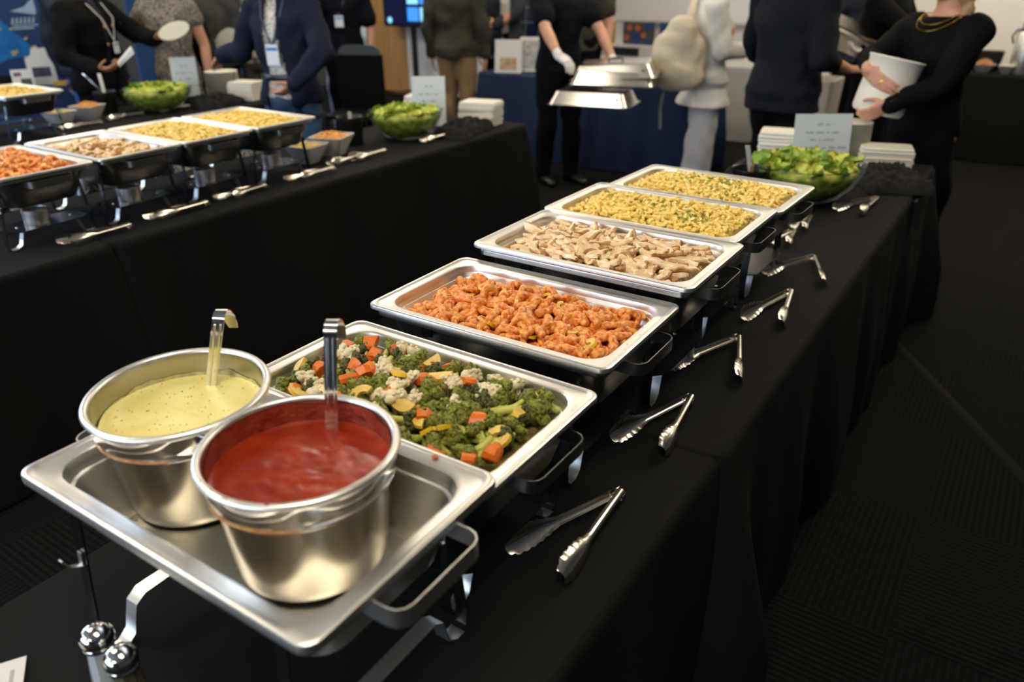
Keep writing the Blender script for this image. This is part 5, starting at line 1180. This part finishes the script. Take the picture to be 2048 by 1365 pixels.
part('lettering', q, LOGO, t, 0)
q = MB(); poly(q, [(.45, 1.195), (.66, 1.195), (.66, 1.205), (.45, 1.205)]); poly(q, [(.45, 1.172), (.62, 1.172), (.62, 1.186), (.45, 1.186)]); part('small_print', q, LOGO, t, 0)
q = MB(); poly(q, [(.56, 1.00), (.60, 1.015), (.61, .98), (.63, .985), (.655, 1.02), (.655, .97), (.665, .90), (.655, .79), (.62, .82), (.605, .88), (.615, .95), (.60, .975)]); part('bird_mark', q, mat('banner_print_pale', (.5, .6, .85), .7), t, 0)
t = thing('banner', 'second blue exhibition banner with bright blue screen print near the grey jacket', 'banner', (-7.55, 5.35, 0)); part('fabric', MB().box((0, 0, 1.15), (.03, 1.6, 2.3)), BAN, t, 0)
part('bright_panel', MB().box((.018, -.15, 1.50), (.004, .42, .30)), mat('bright_blue_print', (.01, .13, .62), .5), t, 0); part('small_print', MB().box((.018, -.20, 1.29), (.004, .26, .05)), LOGO, t, 0)
# kite shaped sign and frames on the blue table
t = thing('cut_out_sign', 'blue kite shaped sign with gold scribbles at the left edge', 'sign', (-7.02, 3.10, .76))
q = MB(); KP = [(-.30, .62), (-.02, .58), (.25, .28), (.28, .24), (.02, .22), (-.30, .10)]
q.loft([[(0, a, b) for a, b in KP], [(.012, a, b) for a, b in KP]]); part('panel', q, mat('sign_blue', (.01, .13, .42), .4, col2=(.03, .25, .6), nscale=5), t, 0)
GLD = mat('gold_print', (.55, .42, .18), .4)
for a, b, c in ((0, .585, .05), (.02, .44, .02), (.11, .44, .02), (-.08, .44, .02), (.09, .26, .05), (.25, .29, .03), (.2, .36, .02)): 
    part('gold_mark', MB().tube([(.013, a+c*.5*math.cos(w_), b+c*.4*math.sin(w_*2)) for w_ in np.linspace(0, 5, 8)], .006, 5), GLD, t, 60)
part('foot', MB().box((0, 0, .05), (.1, .2, .1)), BLACKP, t, 0)
def frame(label, x, y, z, w_, h, rz, tilt, pic):
    t = thing('picture_frame', label, 'frame', (x, y, z), rz, 'picture frames'); R_ = Matrix.Rotation(rad(tilt), 3, 'X')
    part('board', MB().box(R_ @ Vector((0, 0, h/2)), (w_, .01, h), rot=R_), WHITE, t, 0)
    for (cx, cz, pw, ph, col) in pic: part('picture', MB().box(R_ @ Vector((cx*w_, -.007, cz*h)), (pw*w_, .002, ph*h), rot=R_), mat('pic_%d_%d' % (int(col[0]*99), int(col[2]*99)), col, .6, col2=tuple(min(1, k*1.8+.02) for k in col), nscale=18), t, 0)
frame('white upright frame with a dark picture on the blue table', -6.95, 3.33, .76, .20, .29, rad(62), -10, [(0, .36, .66, .26, (.02, .03, .06))])
frame('small white card with black square at the left picture edge', -6.85, 3.12, .76, .15, .15, rad(62), -15, [(.15, .35, .5, .35, (.02, .02, .02)), (-.2, .75, .35, .2, (.1, .03, .1))])
one('yellow_box', MB().box((0, 0, .015), (.10, .06, .03)), mat('yellow_card', (.6, .35, .02), .6), 'small yellow box beside the white frame on the blue table', 'box', (-6.83, 3.40, .76), .9)
frame('white upright frame with a sandy picture on the navy table', -4.13, 6.06, .74, .25, .285, rad(20), -8, [(0, .28, .62, .36, (.30, .20, .12))])
frame('grey upright board behind the sandy picture frame on the navy table', -3.98, 6.25, .74, .24, .30, rad(28), -8, [(0, .5, .8, .8, (.28, .28, .28))])
t = thing('brochure_stand', 'grey brochure stand on a post beside the blue banners', 'stand', (-6.55, 4.42, 0), rad(45))
part('plate', MB().box((0, 0, 1.05), (.22, .02, .30)), mat('grey_acrylic', (.33, .35, .38), .4), t, 0); part('post', MB().box((0, .03, .5), (.03, .03, 1.0)), BLACKP, t, 0); part('base', MB().rev([(.15, 0), (.15, .02), (.001, .025)], 20, c1=True), BLACKP, t)
# solar panel
t = thing('solar_panel', 'dark blue solar panel standing behind the person in dark suit', 'solar panel', (-4.72, 7.45, 0), rad(6)); t.rotation_euler = (rad(-6), 0, rad(6))
part('frame', MB().box((0, 0, 1.15), (1.0, .035, 1.7)), mat('panel_frame', (.3, .3, .3), .4), t, 0)
for a in range(6):
    for b_ in range(11): part('cell', MB().box((-.40+.16*a, -.019, .395+.151*b_), (.152, .004, .143)), mat('solar_cell', (.006, .014, .045), .2), t, 0)
part('leg', MB().box((-.4, .1, .16), (.04, .04, .34)), BLACKP, t, 0); part('leg', MB().box((.4, .1, .16), (.04, .04, .34)), BLACKP, t, 0)
# chair
t = thing('folding_chair', 'black folding chair with grey back between the left rows and the door', 'chair', (-5.02, 4.95, 0), rad(200))
part('seat', MB().loft([rr(.42, .40, .04, .44), rr(.42, .40, .04, .47)]), BLACKP, t, 30)
part('backrest', MB().loft([[(p[0], -.20-.02*k, p[1]+.80) for p in rr(.40, .42, .08, 0)] for k in (0, 1)]), mat('chair_grey', (.035, .04, .045), .5), t, 30)
for sx in (-1, 1):
    for sy in (-1, 1): part('leg', MB().tube([(sx*.18, sy*.17, .44), (sx*.20, sy*.20, .01)], .012, 8), BLACKP, t, 60)
    part('back_post', MB().tube([(sx*.18, -.17, .44), (sx*.18, -.21, .95)], .012, 8), BLACKP, t, 60)
one('draped_coat', MB().loft([rr(.44, .07, .03, z, 5, 0, -.2) for z in (.30, .50, .70, .88, .93)]), BLK, 'black coat draped over the back of the folding chair', 'coat', (-5.02, 4.95, 0), rad(200))
# poster boards on riser, whiteboard
RW = mat('riser_white', (.42, .42, .43), .7)
t = thing('riser', 'white display riser with a dark screen under the poster boards', 'riser', (-3.65, 8.12, .72)); part('body', MB().box((0, 0, .06), (1.5, .25, .12)), RW, t, 0)
part('dark_panel', MB().box((-.25, -.128, .055), (.32, .004, .085)), mat('dark_screen', (.008, .01, .02), .3), t, 0)
def board(label, x, w_, pics, base):
    t = thing('poster_board', label, 'poster', (x, 8.10, .84), 0, 'poster boards'); part('panel', MB().box((0, 0, .115), (w_, .02, .23)), base, t, 0)
    for cx, cz, r_, m in pics: part('dot' if r_ < .05 else 'block', (MB().loft([[(cx+r_*math.cos(a), yy_, cz+r_*math.sin(a)) for a in np.linspace(0, 5.98, 20)] for yy_ in (-.011, -.013)]) if r_ < .05 else MB().box((cx, -.012, cz), (r_*1.6, .003, r_*1.1))), m, t, 0)
DB = mat('poster_deep_blue', (.005, .03, .14), .6); ORD = mat('poster_orange', (.35, .08, .02), .6); DGR = mat('poster_dark_grey', (.035, .04, .045), .6); YEL = mat('poster_ochre', (.42, .27, .06), .6)
board('ochre poster board with a dark blue spot, leftmost on the riser', -4.17, .17, [(.02, .07, .022, DB)], YEL)
board('dark poster board with orange dots and blue blocks', -3.80, .36, [(-.11, .17, .032, ORD), (-.01, .17, .032, ORD), (.06, .10, .030, ORD), (-.14, .07, .030, ORD), (.12, .19, .06, DB), (-.03, .09, .055, DB), (.10, .03, .055, DB), (-.02, .02, .052, DB)], DGR)
board('plain navy poster board behind the beige backpack', -3.38, .36, [], DB)
t = thing('whiteboard', 'blank white board on the back wall above the poster boards', 'whiteboard', (-3.55, 8.66, 1.05)); part('panel', MB().box((0, 0, .55), (1.55, .03, 1.1)), mat('whiteboard_enamel', (.56, .56, .57), .35), t, 0); part('frame', MB().box((0, .0, -.01), (1.6, .04, .025)), mat('panel_frame', (.3, .3, .3), .4), t, 0)
t = thing('monitor', 'black monitor corner beside the person with red lanyard', 'monitor', (-4.30, 8.15, .72)); part('screen', MB().box((0, 0, .62), (.34, .04, .44)), BLACKP, t, 0); part('stand', MB().box((0, .03, .2), (.04, .03, .42)), BLACKP, t, 0); part('foot', MB().box((0, .03, .008), (.2, .14, .016)), BLACKP, t, 0)
one('storage_bin', MB().loft([rr(.40, .34, .03, 0), rr(.46, .40, .03, .78), rr(.43, .37, .03, .78), rr(.38, .32, .03, .02)]), mat('pale_plastic', (.42, .39, .33), .6), 'pale plastic bin standing behind the man in charcoal shirt', 'bin', (-1.62, 6.75, 0), smooth=30)
# right back table
t = thing('cup_tower', 'tall tower of stacked kraft paper cups on the back table', 'cups', (-1.42, 8.22, .74)); KR = mat('kraft_cup', (.36, .22, .11), .8)
cm_ = MB().rev([(.030, 0), (.040, .10), (.043, .103), (.040, .106), (.001, .104)], 20, c1=True).mesh('cup', KR, 40)
for k in range(30): link('cup', cm_, t, (0, 0, .017*k))
t = thing('airpot', 'steel coffee airpot with black top at the right picture edge', 'airpot', (-0.23, 8.20, .74))
part('body', MB().rev([(.085, 0), (.088, .01), (.088, .33), (.082, .34), (.001, .341)], 32, c0=True), STEEL, t); part('top', MB().rev([(.083, .335), (.075, .36), (.06, .37), (.058, .43), (.001, .435)], 28, c1=True), BLACKP, t)
part('spout', MB().tube([(0, -.06, .40), (0, -.12, .39), (0, -.13, .37)], .012, 8), BLACKP, t, 60); part('handle', MB().tube([(-.085, 0, .36), (-.12, 0, .30), (-.10, 0, .24)], .008, 8), BLACKP, t, 60)
sqbowl('grey square bowl heaped with brown snacks on the right back table', -0.50, 8.16, .74, .17, .07, 0, mat('brown_snack', (.30, .14, .05), .7), 'heap of brown snacks in the grey bowl of the back table', 'snacks', 75, mat('grey_ceramic', (.32, .32, .33), .4), heap=.05)
sqbowl('grey square bowl with white packets next to the airpot', -0.33, 8.14, .74, .13, .07, 0, WHITE, 'white packets in the grey bowl next to the airpot', 'packets', 76, mat('grey_ceramic', (.32, .32, .33), .4), heap=.01)
t = thing('glass_jar', 'glass jar with black lid on the right back table', 'jar', (-0.68, 8.20, .74)); part('body', MB().rev([(.05, 0), (.055, .01), (.055, .12), (.045, .14)], 20, c0=True), GLASS, t); part('lid', MB().rev([(.05, .135), (.05, .24), (.001, .245)], 20, c1=True), BLACKP, t)
one('black_basket', MB().loft([rr(.20, .14, .02, 0), rr(.24, .17, .02, .16), rr(.22, .15, .02, .16), rr(.18, .12, .02, .02)]), BLACKP, 'black basket behind the grey snack bowl on the back table', 'basket', (-0.50, 8.38, .74), smooth=30)

# water drops on the right rim of the vegetable pan
wd = MB(); rn = random.Random(3)
for k in range(26):
    lx, ly = rn.uniform(.232, .252), rn.uniform(-.12, .13); q = rn.uniform(.0012, .0028); wd.ell(onpan('veg', lx, ly, -.0028), (q, q, q*.6), 8, 5)
for k in range(18):
    lx, ly = rn.uniform(.232, .252), rn.uniform(-.13, .12); q = rn.uniform(.001, .0024); wd.ell(onpan('shrimp', lx, ly, -.0028), (q, q, q*.6), 8, 5)
one('water_drops', wd, GLASS, 'tiny water drops on the right rims of the vegetable and shrimp pans', 'water', kind='stuff', smooth=60)
